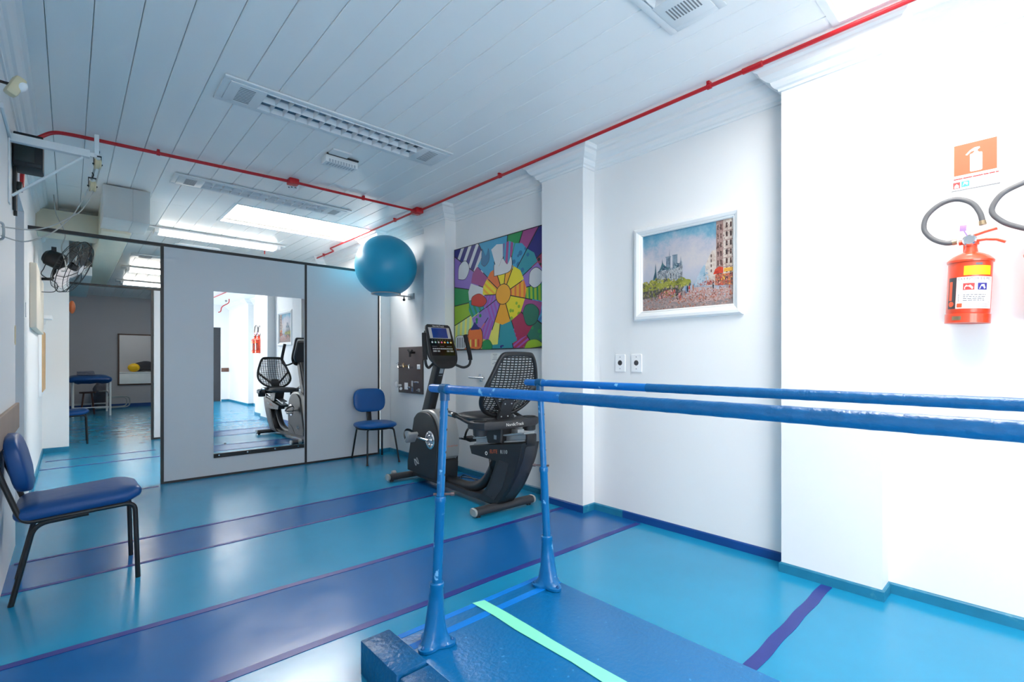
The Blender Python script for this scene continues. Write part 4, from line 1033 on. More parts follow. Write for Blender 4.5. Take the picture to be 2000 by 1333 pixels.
pq('hedge_dark', [(0, 0.16), (0.45, 0.20), (0.5, 0.28), (0, 0.30)], 0.0022)
pq('hedge', [(0, 0.26)] + [(0.5, 0.28), (0.57, 0.31)] + list(reversed(wob(0, 0.56, 0.37, 0.02, 9))), 0.0024)
DAB = [0.0030]
def dabs(n, cols, x0, x1, y0, y1, w_, h_, seed, keep=None):
    r_ = random.Random(seed)
    for i in range(n):
        x, y = x0 + (x1 - x0) * r_.random(), y0 + (y1 - y0) * r_.random()
        if keep and not keep(x, y): continue
        a = r_.random() * 3.1; k = 0.5 + r_.random(); dx, dy = w_ * k / 2, h_ * k / 2; DAB[0] += 0.0000012
        pq(r_.choice(cols), [(x - dx, y - dy * 0.3), (x + dx * 0.2, y - dy), (x + dx, y + dy * 0.2), (x - dx * 0.3, y + dy)], DAB[0])
dabs(420, ['hedge', 'hedge', 'leaf', 'hedge_dark'], -0.0, 0.56, 0.27, 0.42, 0.018, 0.022, 21, lambda x, y: 0.01 < x and y < 0.375 + 0.035 * sin(x * 9) - 0.25 * max(0, x - 0.42))
dabs(160, ['hedge_dark', 'ground', 'hedge'], 0.01, 0.48, 0.16, 0.29, 0.010, 0.03, 22)
dabs(420, ['ground', 'road', 'stall', 'facade_d'], 0.01, 0.99, 0.01, 0.16, 0.016, 0.016, 23)
dabs(200, ['road', 'cloud', 'stall', 'flowers'], 0.5, 0.98, 0.09, 0.22, 0.012, 0.02, 24)
dabs(120, ['tower', 'cloud', 'figure'], 0.18, 0.475, 0.36, 0.50, 0.006, 0.02, 25)
dabs(60, ['roof', 'tower', 'mist'], 0.2, 0.44, 0.51, 0.57, 0.01, 0.014, 26, lambda x, y: y < 0.52 + 0.2 * (0.12 - abs(x - 0.25)) or x > 0.37)
dabs(120, ['mist', 'cloud', 'sky_top'], 0.56, 0.75, 0.25, 0.44, 0.014, 0.03, 27, lambda x, y: y < 0.24 + (x - 0.55) * 1.1)
# street fronts on the right
pq('facade', [(0.72, 0.24), (0.83, 0.24), (0.83, 0.66), (0.79, 0.66), (0.76, 0.60), (0.72, 0.50)], 0.0014)
pq('facade_d', [(0.83, 0.24), (0.90, 0.24), (0.90, 1.0), (0.83, 1.0)], 0.0016)
pq('facade', [(0.90, 0.24), (1.0, 0.24), (1.0, 1.0), (0.90, 1.0)], 0.0016)
for r_ in range(6):
    for x in (0.925, 0.965): pq('window', [(x, 0.90 - r_ * 0.105), (x + 0.018, 0.90 - r_ * 0.105), (x + 0.018, 0.955 - r_ * 0.105), (x + 0.009, 0.965 - r_ * 0.105), (x, 0.955 - r_ * 0.105)], 0.002)
    for x in (0.842, 0.872): pq('window', [(x, 0.89 - r_ * 0.105), (x + 0.012, 0.89 - r_ * 0.105), (x + 0.012, 0.95 - r_ * 0.105), (x, 0.95 - r_ * 0.105)], 0.002)
    pq('facade_d', [(0.83, 0.86 - r_ * 0.105), (1.0, 0.86 - r_ * 0.105), (1.0, 0.868 - r_ * 0.105), (0.83, 0.868 - r_ * 0.105)], 0.0022)
for r_ in range(4): pq('window', [(0.775, 0.40 + r_ * 0.06), (0.785, 0.40 + r_ * 0.06), (0.785, 0.435 + r_ * 0.06), (0.775, 0.435 + r_ * 0.06)], 0.002)
pq('awning', [(0.80, 0.37), (0.90, 0.375), (0.90, 0.44), (0.86, 0.455), (0.82, 0.43)], 0.0026)
pq('awning_y', [(0.905, 0.385), (1.0, 0.385), (1.0, 0.43), (0.905, 0.43)], 0.0026)
pq('stall', [(0.82, 0.24), (1.0, 0.22), (1.0, 0.37), (0.82, 0.36)], 0.0024)
pq('flowers', sm([(0.65, 0.27), (0.70, 0.30), (0.80, 0.30), (0.81, 0.26), (0.74, 0.25)]), 0.0026)
pq('flowers', sm([(0.17, 0.16), (0.20, 0.21), (0.28, 0.245), (0.38, 0.245), (0.40, 0.20), (0.30, 0.165), (0.22, 0.14)]), 0.0026)
pq('flowers', sm([(0.42, 0.13), (0.425, 0.19), (0.455, 0.20), (0.465, 0.15), (0.45, 0.12)]), 0.0026)
for x, y, h_, c_ in ((0.405, 0.12, 0.15, 'figure'), (0.42, 0.11, 0.15, 'figure'), (0.515, 0.18, 0.11, 'figure_b'), (0.53, 0.18, 0.10, 'figure'), (0.55, 0.19, 0.09, 'awning'), (0.59, 0.20, 0.08, 'stall'), (0.80, 0.20, 0.10, 'figure'), (0.155, 0.13, 0.13, 'hedge_dark')):
    pq(c_, [(x - 0.004, y), (x + 0.006, y), (x + 0.009, y + h_ * 0.6), (x + 0.004, y + h_), (x - 0.004, y + h_), (x - 0.008, y + h_ * 0.6)], 0.003)
dabs(130, ['stall', 'flowers', 'awning', 'figure', 'awning_y'], 0.83, 0.99, 0.235, 0.36, 0.010, 0.018, 28)
dabs(90, ['facade_d', 'facade', 'window'], 0.835, 0.995, 0.45, 0.99, 0.006, 0.02, 29)
dabs(110, ['flowers', 'flowers', 'cloud', 'awning'], 0.18, 0.40, 0.15, 0.245, 0.008, 0.010, 30, lambda x, y: abs(y - 0.145 - (x - 0.17) * 0.22) < 0.05)
dabs(60, ['flowers', 'stall', 'cloud'], 0.64, 0.81, 0.25, 0.30, 0.008, 0.01, 31)
pb.build('painted_surface', pslots, fr_, smooth=False, fixn=False)
b = B().box((3.275, yi1 - 0.005, zi0 - 0.005), (3.279, yi0 + 0.005, zi1 + 0.005)); b.build('backing', sign_white, fr_, smooth=False)

# ------------------------------------------------------------------ outlets, wall hook, caption
for y, lb in ((2.304, 'white outlet plate under the framed painting, farther from the wide pillar'), (2.153, 'white outlet plate under the framed painting, nearer the wide pillar')):
    o = thing('outlet', lb, 'outlet', (3.28, y, 1.235), group='outlets under the painting')
    b = B(); b.prism(rrect(0.098, 0.142, 0.008, 3, y, 1.235), 3.279, 3.271, 'x', inset=0.004); b.build('plate', plate_white, o)
    b = B(); b.prism(ngon(0.021, 20, y, 1.237), 3.2715, 3.2695, 'x', inset=0.001); r = b.build('socket_face', mat('socket_grey', (70, 70, 72), 0.45), o)
    b = B()
    for dy, dz in ((-0.009, 0.0), (0.009, 0.0), (0, -0.009)): b.cyl((3.2696, y + dy, 1.237 + dz), (3.269, y + dy, 1.237 + dz), 0.0035, n=8)
    b.build('pin_hole', black_metal, r)
    for dz in (-0.045, 0.048):
        b = B().cyl((3.2712, y, 1.235 + dz), (3.2702, y, 1.235 + dz), 0.004, n=8); b.build('screw', print_grey, o)
hk = thing('wall_bar', 'short chrome bar fixed to the wall behind the bike seat', 'wall bar', (3.26, 4.08, 1.07))
b = B().cyl((3.225, 3.98, 1.07), (3.225, 4.235, 1.075), 0.013, n=12); b.build('bar', chrome, hk)
b = B().cyl((3.279, 4.10, 1.072), (3.225, 4.10, 1.072), 0.014, n=12).box((3.272, 4.07, 1.03), (3.279, 4.13, 1.11), 0.002); b.build('bracket', chrome, hk)
cp_ = thing('caption_card', 'small white caption card under the patchwork canvas', 'card', (3.279, 3.86, 1.30))
b = B().box((3.2765, 3.79, 1.20), (3.279, 3.93, 1.335)); b.build('card', sign_white, cp_, smooth=False)
b = B()
for k, (a_, w_) in enumerate(((1.318, 0.07), (1.303, 0.05), (1.282, 0.06), (1.265, 0.09), (1.236, 0.04), (1.222, 0.09))): b.box((3.2762, 3.86 - w_ / 2, a_), (3.2766, 3.86 + w_ / 2, a_ + 0.004))
b.build('printed_lines', print_grey, cp_, smooth=False)
# ------------------------------------------------------------------ fire point on the right wall
def extinguisher(name, label, y0, z0, lean, hose):
    X0 = 3.185; R = 0.079
    root = thing(name, label, 'fire extinguisher', (X0, y0, z0), group='red fire extinguishers')
    # local frame: z along the cylinder, origin at the bottom centre
    M = Matrix.Translation((X0, y0, z0)) @ Matrix.Rotation(lean, 4, 'X')
    def fin(b): return b.xf(M)
    b = B(); b.lathe([(0.001, 0.004), (0.074, 0.004), (0.082, 0.0), (0.082, 0.042), (0.077, 0.044), (R, 0.05), (R, 0.285), (0.084, 0.287), (0.085, 0.296), (0.080, 0.303), (0.064, 0.319), (0.042, 0.331), (0.026, 0.338), (0.022, 0.36)], n=40); fin(b)
    body = b.build('cylinder', red_ext, root)
    def wrap(r=R + 0.0008):
        # label coordinates: x across the label in metres (0 = facing the room), y = height
        def f(x, y): a = pi + (-x) / R * -1 * -1; a = pi + x / R; return (r * cos(a), -r * sin(a) * -1 * -1, y)
        return f
    # x to the right as the viewer sees it runs to -y on this wall
    A0 = radians(184)
    def lp(x, y, r=R + 0.0008): a = A0 + x / R; return (r * cos(a), r * sin(a), y)
    def rect(b, x0, x1, y0_, y1_, r=R + 0.0008, n=14): b.grid([[lp(x0 + (x1 - x0) * i / n, yy, r) for i in range(n + 1)] for yy in (y0_, y1_)])
    r1, r2, r3 = R + 0.0006, R + 0.0010, R + 0.0014
    # on this wall +x of the label must run towards -y: increasing angle from 180 deg goes to -y
    b = B(); rect(b, -0.02, 0.085, 0.222, 0.265, r1); fin(b); b.build('yellow_band', yellow_lbl, body, fixn=False)
    b = B(); rect(b, -0.045, 0.10, 0.066, 0.214, r1, 20); fin(b); lb = b.build('label', sign_white, body, fixn=False)
    b = B(); rect(b, -0.085, -0.046, 0.066, 0.214, r1); fin(b); b.build('side_strip', mat('strip_charcoal', (60, 58, 62), 0.5), body, fixn=False)
    b = B()
    b.text('EXTINTOR DE PÓ', 0.0155, lambda x, y: lp(-0.04 + x, 0.204 + y, r2), align='LEFT'); fin(b); b.build('title_lettering', print_black, lb, smooth=False, fixn=False)
    b = B()
    for yy in (0.1945, 0.148, 0.095): rect(b, -0.043, 0.09, yy, yy + 0.0009, r2)
    fin(b); b.build('rule', print_black, lb, smooth=False, fixn=False)
    b = B(); rect(b, -0.02, 0.02, 0.152, 0.184, r2, 6); fin(b); i1 = b.build('red_pictogram', print_red, lb, smooth=False, fixn=False)
    b = B(); b.poly([lp(-0.015 + x, 0.156 + y, r3) for x, y in ((0, 0), (0.028, 0), (0.03, 0.008), (0.02, 0.02), (0.012, 0.016), (0.006, 0.02), (0, 0.01))]); fin(b); b.build('pictogram_mark', sign_white, i1, smooth=False, fixn=False)
    b = B(); rect(b, 0.031, 0.068, 0.152, 0.184, r2, 6); fin(b); i2 = b.build('blue_pictogram', print_navy, lb, smooth=False, fixn=False)
    b = B(); b.poly([lp(0.036 + x, 0.156 + y, r3) for x, y in ((0, 0), (0.004, 0), (0.008, 0.014), (0.016, 0.01), (0.02, 0.0), (0.026, 0.004), (0.02, 0.022), (0.008, 0.02))]); fin(b); b.build('pictogram_mark', sign_white, i2, smooth=False, fixn=False)
    b = B(); b.text('A', 0.009, lambda x, y: lp(-0.016 + x, 0.189 + y, r2)); fin(b); b.build('class_letter', print_red, i1, smooth=False, fixn=False)
    b = B(); b.text('B', 0.009, lambda x, y: lp(0.035 + x, 0.189 + y, r2)); fin(b); b.build('class_letter', print_navy, i2, smooth=False, fixn=False)
    b = B(); b.text('MODO DE USAR', 0.0085, lambda x, y: lp(0.02 + x, 0.142 + y, r2)); fin(b); b.build('red_lettering', print_red, lb, smooth=False, fixn=False)
    b = B()
    for k, w_ in enumerate((0.085, 0.08, 0.075, 0.078)):
        yy = 0.1285 - k * 0.0088
        rect(b, -0.036, -0.033, yy - 0.002, yy + 0.003, r2, 2)
        x = -0.018
        rr = random.Random(k + 3)
        while x < -0.018 + w_:
            dx = 0.005 + rr.random() * 0.012; rect(b, x, min(x + dx, -0.018 + w_), yy - 0.0012, yy + 0.0026, r2, 2); x += dx + 0.003
    for k in range(3): rect(b, -0.005, 0.085, 0.072 + k * 0.007, 0.0735 + k * 0.007, r2, 6)
    fin(b); b.build('small_print', print_grey, lb, smooth=False, fixn=False)
    b = B(); rect(b, -0.04, -0.02, 0.071, 0.09, r2, 4); fin(b); b.build('warning_mark', orange_sign, lb, smooth=False, fixn=False)
    b = B()
    b.text('METALCASTY', 0.021, lambda x, y: lp(-0.074 + 0.0 - y * 0.9, 0.152 + x * 0.62, r2)) if False else None
    b.grid([[lp(-0.079 + 0.016 * i / 4, yy, r2) for i in range(5)] for yy in (0.105, 0.195)])
    b.prism(ngon(0.013, 18, 0, 0), 0, 0.0005, fn=lambda u, v, w_: lp(-0.066 + u, 0.088 + v, r2 + w_)); fin(b); b.build('strip_emblem', orange_sign, body, fixn=False)
    b = B(); rect(b, -0.055, -0.02, 0.012, 0.03, 0.083, 6); fin(b); b.build('base_sticker', brass, body, smooth=False, fixn=False)
    b = B(); rect(b, 0.02, 0.045, 0.268, 0.278, r1, 4); fin(b); b.build('date_sticker', print_grey, body, smooth=False, fixn=False)
    # valve head
    b = B(); b.lathe([(0.022, 0.352), (0.022, 0.372), (0.028, 0.374), (0.028, 0.386), (0.018, 0.388), (0.018, 0.41), (0.001, 0.412)], n=18); b.cyl((0, 0.012, 0.392), (0, 0.045, 0.388), 0.012, n=12); fin(b); vh = b.build('valve', red_ext, root)
    b = B(); b.lathe([(0.001, 0.014), (0.02, 0.014), (0.026, 0.008), (0.026, 0)], (-0.018, 0.006, 0.394), (-1, 0, 0), 20); fin(b); b.build('pressure_gauge', chrome, vh)
    b = B(); b.tube([(0, 0.02, 0.404), (0, -0.01, 0.418), (0, -0.045, 0.430), (0, -0.085, 0.440)], 0, flat=(0.022, 0.011, (1, 0, 0))); fin(b); b.build('top_lever', red_ext, vh)
    b = B(); b.tube([(0, -0.01, 0.392), (0, -0.05, 0.394), (0, -0.085, 0.388), (0, -0.115, 0.372)], 0, flat=(0.022, 0.011, (1, 0, 0))); fin(b); b.build('carry_handle', red_ext, vh)
    b = B(); b.box((-0.034, 0.018, 0.438), (-0.030, 0.042, 0.466), 0.002); b.cyl((-0.03, 0.026, 0.438), (-0.02, 0.01, 0.408), 0.0025, n=6); fin(b); b.build('seal_tag', lilac, vh)
    # hose loop, back up to its clip on the valve
    P = catmull([(X0, y0 + y, z0 + z) for y, z in hose], 10)
    b = B().tube(P, 0.0115, n=12); h = b.build('hose', hose_mat, root)
    b = B().cyl(P[0], P[0].lerp(P[5], 1.0), 0.0135, n=12); b.build('hose_fitting', brass, h)
    b = B().cyl(P[-1], P[-5], 0.0145, r1=0.013, n=12); b.build('nozzle', brass, h)
    b = B().box((3.262, y0 - 0.02, z0 + 0.29), (3.279, y0 + 0.02, z0 + 0.41), 0.003).box((3.20, y0 - 0.008, z0 + 0.365), (3.264, y0 + 0.008, z0 + 0.372)); b.build('wall_bracket', red_ext, root)
extinguisher('fire_extinguisher', 'red fire extinguisher on the right wall directly below the orange sign', 0.256, 1.432, radians(2.4),
             [(0.036, 0.398), (0.075, 0.398), (0.125, 0.428), (0.158, 0.482), (0.148, 0.545), (0.10, 0.592), (0.04, 0.605), (-0.015, 0.575), (-0.045, 0.52), (-0.055, 0.462)])
extinguisher('fire_extinguisher', 'second red fire extinguisher whose black hose loops in beside the sign at the photo edge', -0.015, 1.432, radians(0),
             [(0.036, 0.40), (0.09, 0.422), (0.15, 0.462), (0.186, 0.52), (0.158, 0.585), (0.10, 0.618), (0.04, 0.63), (-0.02, 0.60), (-0.05, 0.54), (-0.06, 0.47)])
sg = thing('safety_sign', 'orange fire extinguisher sign on the right wall above the hoses', 'sign', (3.279, 0.235, 2.2))
def sq(b, ya, yb, za, zb, x0, x1): b.box((x1, yb, za), (x0, ya, zb)); return b
b = B(); sq(b, 0.322, 0.147, 2.10, 2.335, 3.279, 3.277); bp_ = b.build('panel', sign_white, sg, smooth=False)
b = B(); sq(b, 0.311, 0.158, 2.174, 2.325, 3.2772, 3.2762); b.build('orange_field', orange_sign, sg, smooth=False)
def sp2(x, y, w_=0.0): return (3.276 - w_, 0.2345 - x, 2.25 + y)
b = B(); b.prism(rrect(0.044, 0.088, 0.006, 3, 0.004, -0.024), 0, 0.0006, fn=sp2)
b.prism([(-0.012, 0.018), (0.018, 0.018), (0.010, 0.026), (0.009, 0.034), (0.018, 0.040), (0.016, 0.047), (-0.002, 0.047), (-0.018, 0.038), (-0.034, 0.020), (-0.028, 0.016), (-0.014, 0.030), (-0.002, 0.032), (-0.003, 0.026)], 0, 0.0006, fn=sp2)
b.build('pictogram', sign_white, sg, smooth=False)
b = B()
for x0, x1 in ((-0.078, -0.045), (-0.043, -0.01), (-0.008, 0.028), (0.03, 0.048), (0.05, 0.07), (0.072, 0.083)):
    b.prism([(x0, -0.096), (x1, -0.096), (x1, -0.090), (x0, -0.090)], -0.0015, 0.0, fn=sp2)
b.build('red_text_line', print_red, sg, smooth=False)
b = B(); b.prism([(-0.08, -0.139), (-0.054, -0.139), (-0.054, -0.108), (-0.08, -0.108)], -0.0015, 0.0, fn=sp2); i1 = b.build('red_pictogram', print_red, sg, smooth=False)
b = B(); b.poly([sp2(-0.076 + x, -0.136 + y, 0.0004) for x, y in ((0, 0), (0.018, 0), (0.018, 0.01), (0.01, 0.02), (0.002, 0.012))]); b.build('pictogram_mark', sign_white, i1, smooth=False)
b = B(); b.prism([(-0.049, -0.136), (-0.020, -0.136), (-0.020, -0.108), (-0.049, -0.108)], -0.0015, 0.0, fn=sp2); i2 = b.build('cyan_pictogram', print_cyan, sg, smooth=False)
b = B(); b.poly([sp2(-0.045 + x, -0.132 + y, 0.0004) for x, y in ((0, 0), (0.008, 0.012), (0.018, 0.002), (0.02, 0.016), (0.006, 0.02))]); b.build('pictogram_mark', sign_white, i2, smooth=False)
b = B(); b.prism([(-0.086, -0.15), (0.087, -0.15), (0.087, -0.147), (-0.086, -0.147)], -0.0015, 0.0, fn=sp2); b.build('lower_edge', print_grey, sg, smooth=False)

# ------------------------------------------------------------------ red conduit
cd = thing('red_conduit', 'red alarm conduit running along the ceiling by the right wall with a branch across', 'conduit', (2.96, 2, 2.97))
zc = 2.972; rc = 0.0125
b = B().tube([(2.962, YF + 0.02, zc), (2.962, 4.80, zc)], rc, n=10); b.build('long_pipe', red_pipe, cd)
b = B().tube(fillet([(2.945, 4.92, zc), (2.945, 7.36, zc), (3.06, 7.5, zc), (3.06, 8.25, zc)], 0.04), 0.0115, n=10); b.build('far_pipe', red_pipe, cd)
b = B().tube([(1.63, 4.868, zc), (2.91, 4.86, zc)], rc, n=10); b.build('cross_pipe', red_pipe, cd)
b = B().tube(fillet([(1.55, 4.875, zc), (0.02, 4.985, zc), (-0.09, 5.0, zc - 0.005), (-0.245, 4.985, zc - 0.15), (-0.252, 4.98, 2.5)], 0.09, 8), rc * 1.1, n=10); b.build('cross_pipe', red_pipe, cd)
b = B().box((2.905, 4.79, 2.94), (2.995, 4.925, 2.9985), 0.006).cyl((2.95, 4.855, 2.932), (2.95, 4.855, 2.942), 0.035, n=18); b.build('junction_box', red_pipe, cd)
b = B().box((1.545, 4.825, 2.945), (1.635, 4.915, 2.9985), 0.006); b.build('junction_box', red_pipe, cd)
for x, y, d in ((2.962, 1.42, 1), (2.962, 3.42, 1), (2.962, -0.6, 1), (2.945, 5.36, 1), (3.06, 7.9, 1), (2.30, 4.862, 0), (0.545, 4.947, 0)):
    b = B()
    if d: b.lathe([(rc, -0.014), (0.0185, -0.012), (0.0185, 0.012), (rc, 0.014)], (x, y, zc), (0, 1, 0), 12, cap=False).box((x - 0.02, y - 0.009, zc + 0.012), (x + 0.02, y + 0.009, 2.9985))
    else: b.lathe([(rc, -0.014), (0.0185, -0.012), (0.0185, 0.012), (rc, 0.014)], (x, y, zc), (1, 0, 0), 12, cap=False).box((x - 0.009, y - 0.02, zc + 0.012), (x + 0.009, y + 0.02, 2.9985))
    b.build('pipe_clamp', red_pipe, cd)
b = B().lathe([(rc, -0.06), (0.017, -0.055), (0.017, 0.055), (rc, 0.06)], (2.962, 1.16, zc), (0, 1, 0), 14, cap=False); b.build('coupling', red_pipe, cd)
b = B().tube(fillet([(3.38, -3.25, 2.99), (3.38, -3.25, 2.88), (3.2, -3.28, 2.76), (3.18, -3.28, 2.62), (3.12, -3.28, 2.60)], 0.08), rc, n=10); b.build('drop_pipe', red_pipe, cd)
sd = thing('smoke_detector', 'small white smoke detector on the ceiling beside the red cross conduit', 'smoke detector', (1.64, 5.02, 2.98))
b = B().lathe([(0.001, 2.945), (0.03, 2.946), (0.042, 2.955), (0.05, 2.972), (0.054, 2.985), (0.054, 2.9985)], (1.64, 5.02, 0), n=24); b.build('body', plate_white, sd)
b = B()
for k in range(3):
    a = radians(200 + k * 40); b.box((1.64 + 0.042 * cos(a) - 0.01, 5.02 + 0.042 * sin(a) - 0.004, 2.956), (1.64 + 0.042 * cos(a) + 0.01, 5.02 + 0.042 * sin(a) + 0.004, 2.963))
b.build('sensing_slot', black_metal, sd)
b = B().lathe([(0.001, 2.94), (0.008, 2.941), (0.008, 2.9985)], (2.28, 8.3, 0), n=10); 
b.build('ceiling_sprinkler', red_pipe, label='tiny red sprinkler stub on the ceiling above the partition', category='sprinkler')

# ------------------------------------------------------------------ ceiling fittings
def troffer(label, r, tubes_lit=False):
    x0, x1, y0, y1 = r
    t = thing('ceiling_light', label, 'ceiling light', ((x0 + x1) / 2, (y0 + y1) / 2, ZC), group='louvred ceiling lights')
    w_ = 0.04; z0, z1 = ZC - 0.016, ZC - 0.004
    b = B()
    b.box((x0, y0, z0), (x1, y0 + w_, z1), 0.003).box((x0, y1 - w_, z0), (x1, y1, z1), 0.003).box((x0, y0 + w_, z0), (x0 + w_, y1 - w_, z1), 0.003).box((x1 - w_, y0 + w_, z0), (x1, y1 - w_, z1), 0.003)
    b.build('rim', white_metal, t)
    b = B(); yl, yh = y0 + w_, y1 - w_
    b.poly([(x0 + w_, yl, ZC + 0.085), (x1 - w_, yl, ZC + 0.085), (x1 - w_, yh, ZC + 0.085), (x0 + w_, yh, ZC + 0.085)])
    b.poly([(x0 + w_, yl, ZC + 0.085), (x1 - w_, yl, ZC + 0.085), (x1 - w_, yl, z1), (x0 + w_, yl, z1)])
    b.poly([(x0 + w_, yh, ZC + 0.085), (x1 - w_, yh, ZC + 0.085), (x1 - w_, yh, z1), (x0 + w_, yh, z1)])
    b.build('reflector', reflector_mat, t, smooth=False)
    vl = 0.21
    for a, c in ((x0 + w_, x0 + w_ + vl), (x1 - w_ - vl, x1 - w_)):
        b = B().box((a, yl, z0 - 0.004), (c, yh, z0 + 0.006), 0.003); v = b.build('vent_panel', white_metal, t)
        b = B(); n = 10; m_ = (a + c) / 2
        for i in range(n):
            yy = yl + 0.04 + (yh - yl - 0.08) * i / (n - 1); b.box((m_ - 0.045, yy - 0.0035, z0 - 0.0052), (m_ + 0.045, yy + 0.0035, z0 - 0.003))
        b.build('vent_slots', mat('vent_shadow', (128, 130, 134), 0.6), v, smooth=False)
    xa, xb = x0 + w_ + vl, x1 - w_ - vl; ym = (yl + yh) / 2; b = B()
    def vblade(p, q, tt=0.016):
        p, q = V(p), V(q); d = (q - p).normalized(); nn = V((-d.y, d.x, 0))
        b.loft([[p + nn * tt / 2 + V((0, 0, 0.034)), p - nn * tt / 2 + V((0, 0, 0.034)), p - nn * 0.002, p + nn * 0.002], [q + nn * tt / 2 + V((0, 0, 0.034)), q - nn * tt / 2 + V((0, 0, 0.034)), q - nn * 0.002, q + nn * 0.002]])
    for y in (yl + 0.012, ym, yh - 0.012): vblade((xa, y, z0 - 0.004), (xb, y, z0 - 0.004), 0.03)
    n = 14
    for i in range(n + 1):
        x = xa + (xb - xa) * i / n; vblade((x, yl, z0 - 0.003), (x, yh, z0 - 0.003), 0.014)
    b.build('louver', louver_mat, t, smooth=False)
    for y in ((yl + ym) / 2, (ym + yh) / 2):
        b = B().cyl((xa - 0.02, y, ZC + 0.052), (xb + 0.02, y, ZC + 0.052), 0.014, n=12); tb = b.build('lamp_tube', tube_off, t)
        for x, s_ in ((xa - 0.02, 1), (xb + 0.02, -1)):
            b = B().cyl((x, y, ZC + 0.052), (x + s_ * 0.03, y, ZC + 0.052), 0.0145, n=12); b.build('end_cap', alu, tb)
    return t
troffer('large louvred ceiling light in front of the emergency lamp', FIX[0])
troffer('louvred ceiling light beyond the red cross conduit, before the skylight', FIX[1])
troffer('nearest louvred ceiling light, only its vented end in view at the top edge', FIX[2])
# emergency lamp
em = thing('emergency_lamp', 'small white emergency lamp fixed to the ceiling between two louvred lights', 'emergency lamp', (1.72, 4.06, 2.98))
b = B().box((1.60, 3.93, 2.985), (1.76, 4.07, 2.9985), 0.002); b.build('base_plate', white_metal, em)
b = B().box((1.585, 4.045, 2.925), (1.865, 4.155, 2.985), 0.006); b.build('housing', white_metal, em)
b = B()
for i in range(10): b.box((1.61 + i * 0.024, 4.0445, 2.927), (1.626 + i * 0.024, 4.046, 2.952)).box((1.61 + i * 0.024, 4.06, 2.9242), (1.626 + i * 0.024, 4.12, 2.9252))
b.build('lamp_lens', mat('lens_grey', (176, 182, 188), 0.3), em, smooth=False)
b = B().box((1.59, 4.03, 2.983), (1.865, 4.046, 2.994)); b.build('hinge_gap', black_metal, em, smooth=False)
# bare twin tube light beyond
def batten(label, x0, x1, y0, y1, group, lit=True, m=tube_lit):
    t = thing('ceiling_tube_light', label, 'tube light', ((x0 + x1) / 2, (y0 + y1) / 2, ZC - 0.01), group=group)
    b = B().box((x0, y0, ZC - 0.03), (x1, y1, ZC - 0.006), 0.006); b.build('tray', white_metal, t)
    for y in (y0 + (y1 - y0) * 0.25, y0 + (y1 - y0) * 0.75):
        b = B().cyl((x0 + 0.13, y, ZC - 0.062), (x1 - 0.13, y, ZC - 0.062), 0.017, n=14); b.build('lamp_tube', m, t)
    for x in (x0 + 0.10, x1 - 0.10):
        b = B().box((x - 0.025, y0 + 0.01, ZC - 0.08), (x + 0.025, y1 - 0.01, ZC - 0.028), 0.005); b.build('lamp_holder', plate_white, t)
    return t
batten('lit twin tube light above the partition panel that holds the mirror', 0.74, 2.42, 7.72, 7.98, 'twin tube lights')
batten('lit tube light in the rear room, nearer the white partition end', 0.70, 2.3, 11.3, 11.6, 'twin tube lights', m=tube_rear)
batten('lit tube light in the rear room, nearer the grey back wall', 0.74, 2.3, 13.3, 13.6, 'twin tube lights', m=tube_rear)
b = B().box((0.74, 9.9, ZC - 0.02), (2.2, 10.2, ZC - 0.006), 0.004); tv = thing('ceiling_vent', 'unlit white ceiling panel above the doorway just beyond the partition', 'ceiling vent', (1.5, 10, 2.98)); b.build('panel', white_metal, tv)
b = B()
for k in range(5): b.box((0.85, 9.95 + k * 0.05, ZC - 0.0215), (1.02, 9.97 + k * 0.05, ZC - 0.0195))
b.build('slots', mat('vent_shadow', (128, 130, 134), 0.6), tv, smooth=False)
dl = thing('ceiling_rose', 'flat white oval ceiling fitting above the mirror partition beyond the tube light', 'ceiling fitting', (1.45, 8.6, 2.98))
b = B(); b.loft([[(1.45 + x, 8.75 + y, z) for x, y in rrect(w_, 0.26 * w_ / 0.6, 0.1, 6)] for z, w_ in ((ZC - 0.0015, 0.6), (ZC - 0.015, 0.6), (ZC - 0.03, 0.5))]); b.build('body', plate_white, dl)
# ------------------------------------------------------------------ things on the left wall
ROPE_1 = [(0.104, 4.19, 2.40), (0.036, 4.145, 2.213), (-0.009, 4.076, 2.118), (-0.083, 3.956, 2.002), (-0.179, 3.778, 1.908), (-0.257, 3.611, 1.894)]
ROPE_2 = [(0.118, 4.2, 2.362), (0.101, 4.2, 2.316), (0.056, 4.175, 2.217), (0.005, 4.098, 2.15), (-0.078, 3.964, 2.05), (-0.159, 3.818, 1.985), (-0.255, 3.615, 1.942)]
bx = thing('wall_speaker', 'black box mounted high on the left wall behind the white pulley arm', 'speaker', (-0.25, 4.42, 2.5))
b = B().box((-0.262, 4.40, 2.495), (-0.125, 4.58, 2.712), 0.006); b.build('case', mat('black_case', (28, 27, 30), 0.6, var=0.25, scale=9), bx)
b = B().box((-0.255, 4.396, 2.53), (-0.165, 4.401, 2.66), 0.001); b.build('front_grille', mat('grille_green_black', (26, 36, 34), 0.5, var=0.4, scale=60), bx)
b = B().box((-0.20, 4.396, 2.505), (-0.135, 4.401, 2.524), 0.001); b.build('name_plate', bike_dark, bx)
b = B().box((-0.268, 4.45, 2.22), (-0.25, 4.475, 2.50), 0.002).box((-0.268, 4.52, 2.20), (-0.25, 4.54, 2.49), 0.002).box((-0.252, 4.46, 2.36), (-0.225, 4.54, 2.41), 0.003); b.build('mounting_rails', black_metal, bx)
pu = thing('pulley_arm', 'white wall bracket with rope pulleys high on the left wall', 'pulley', (-0.26, 4.2, 2.5))
Yp = 4.2
def L4(u, v): return V((u, Yp, v))
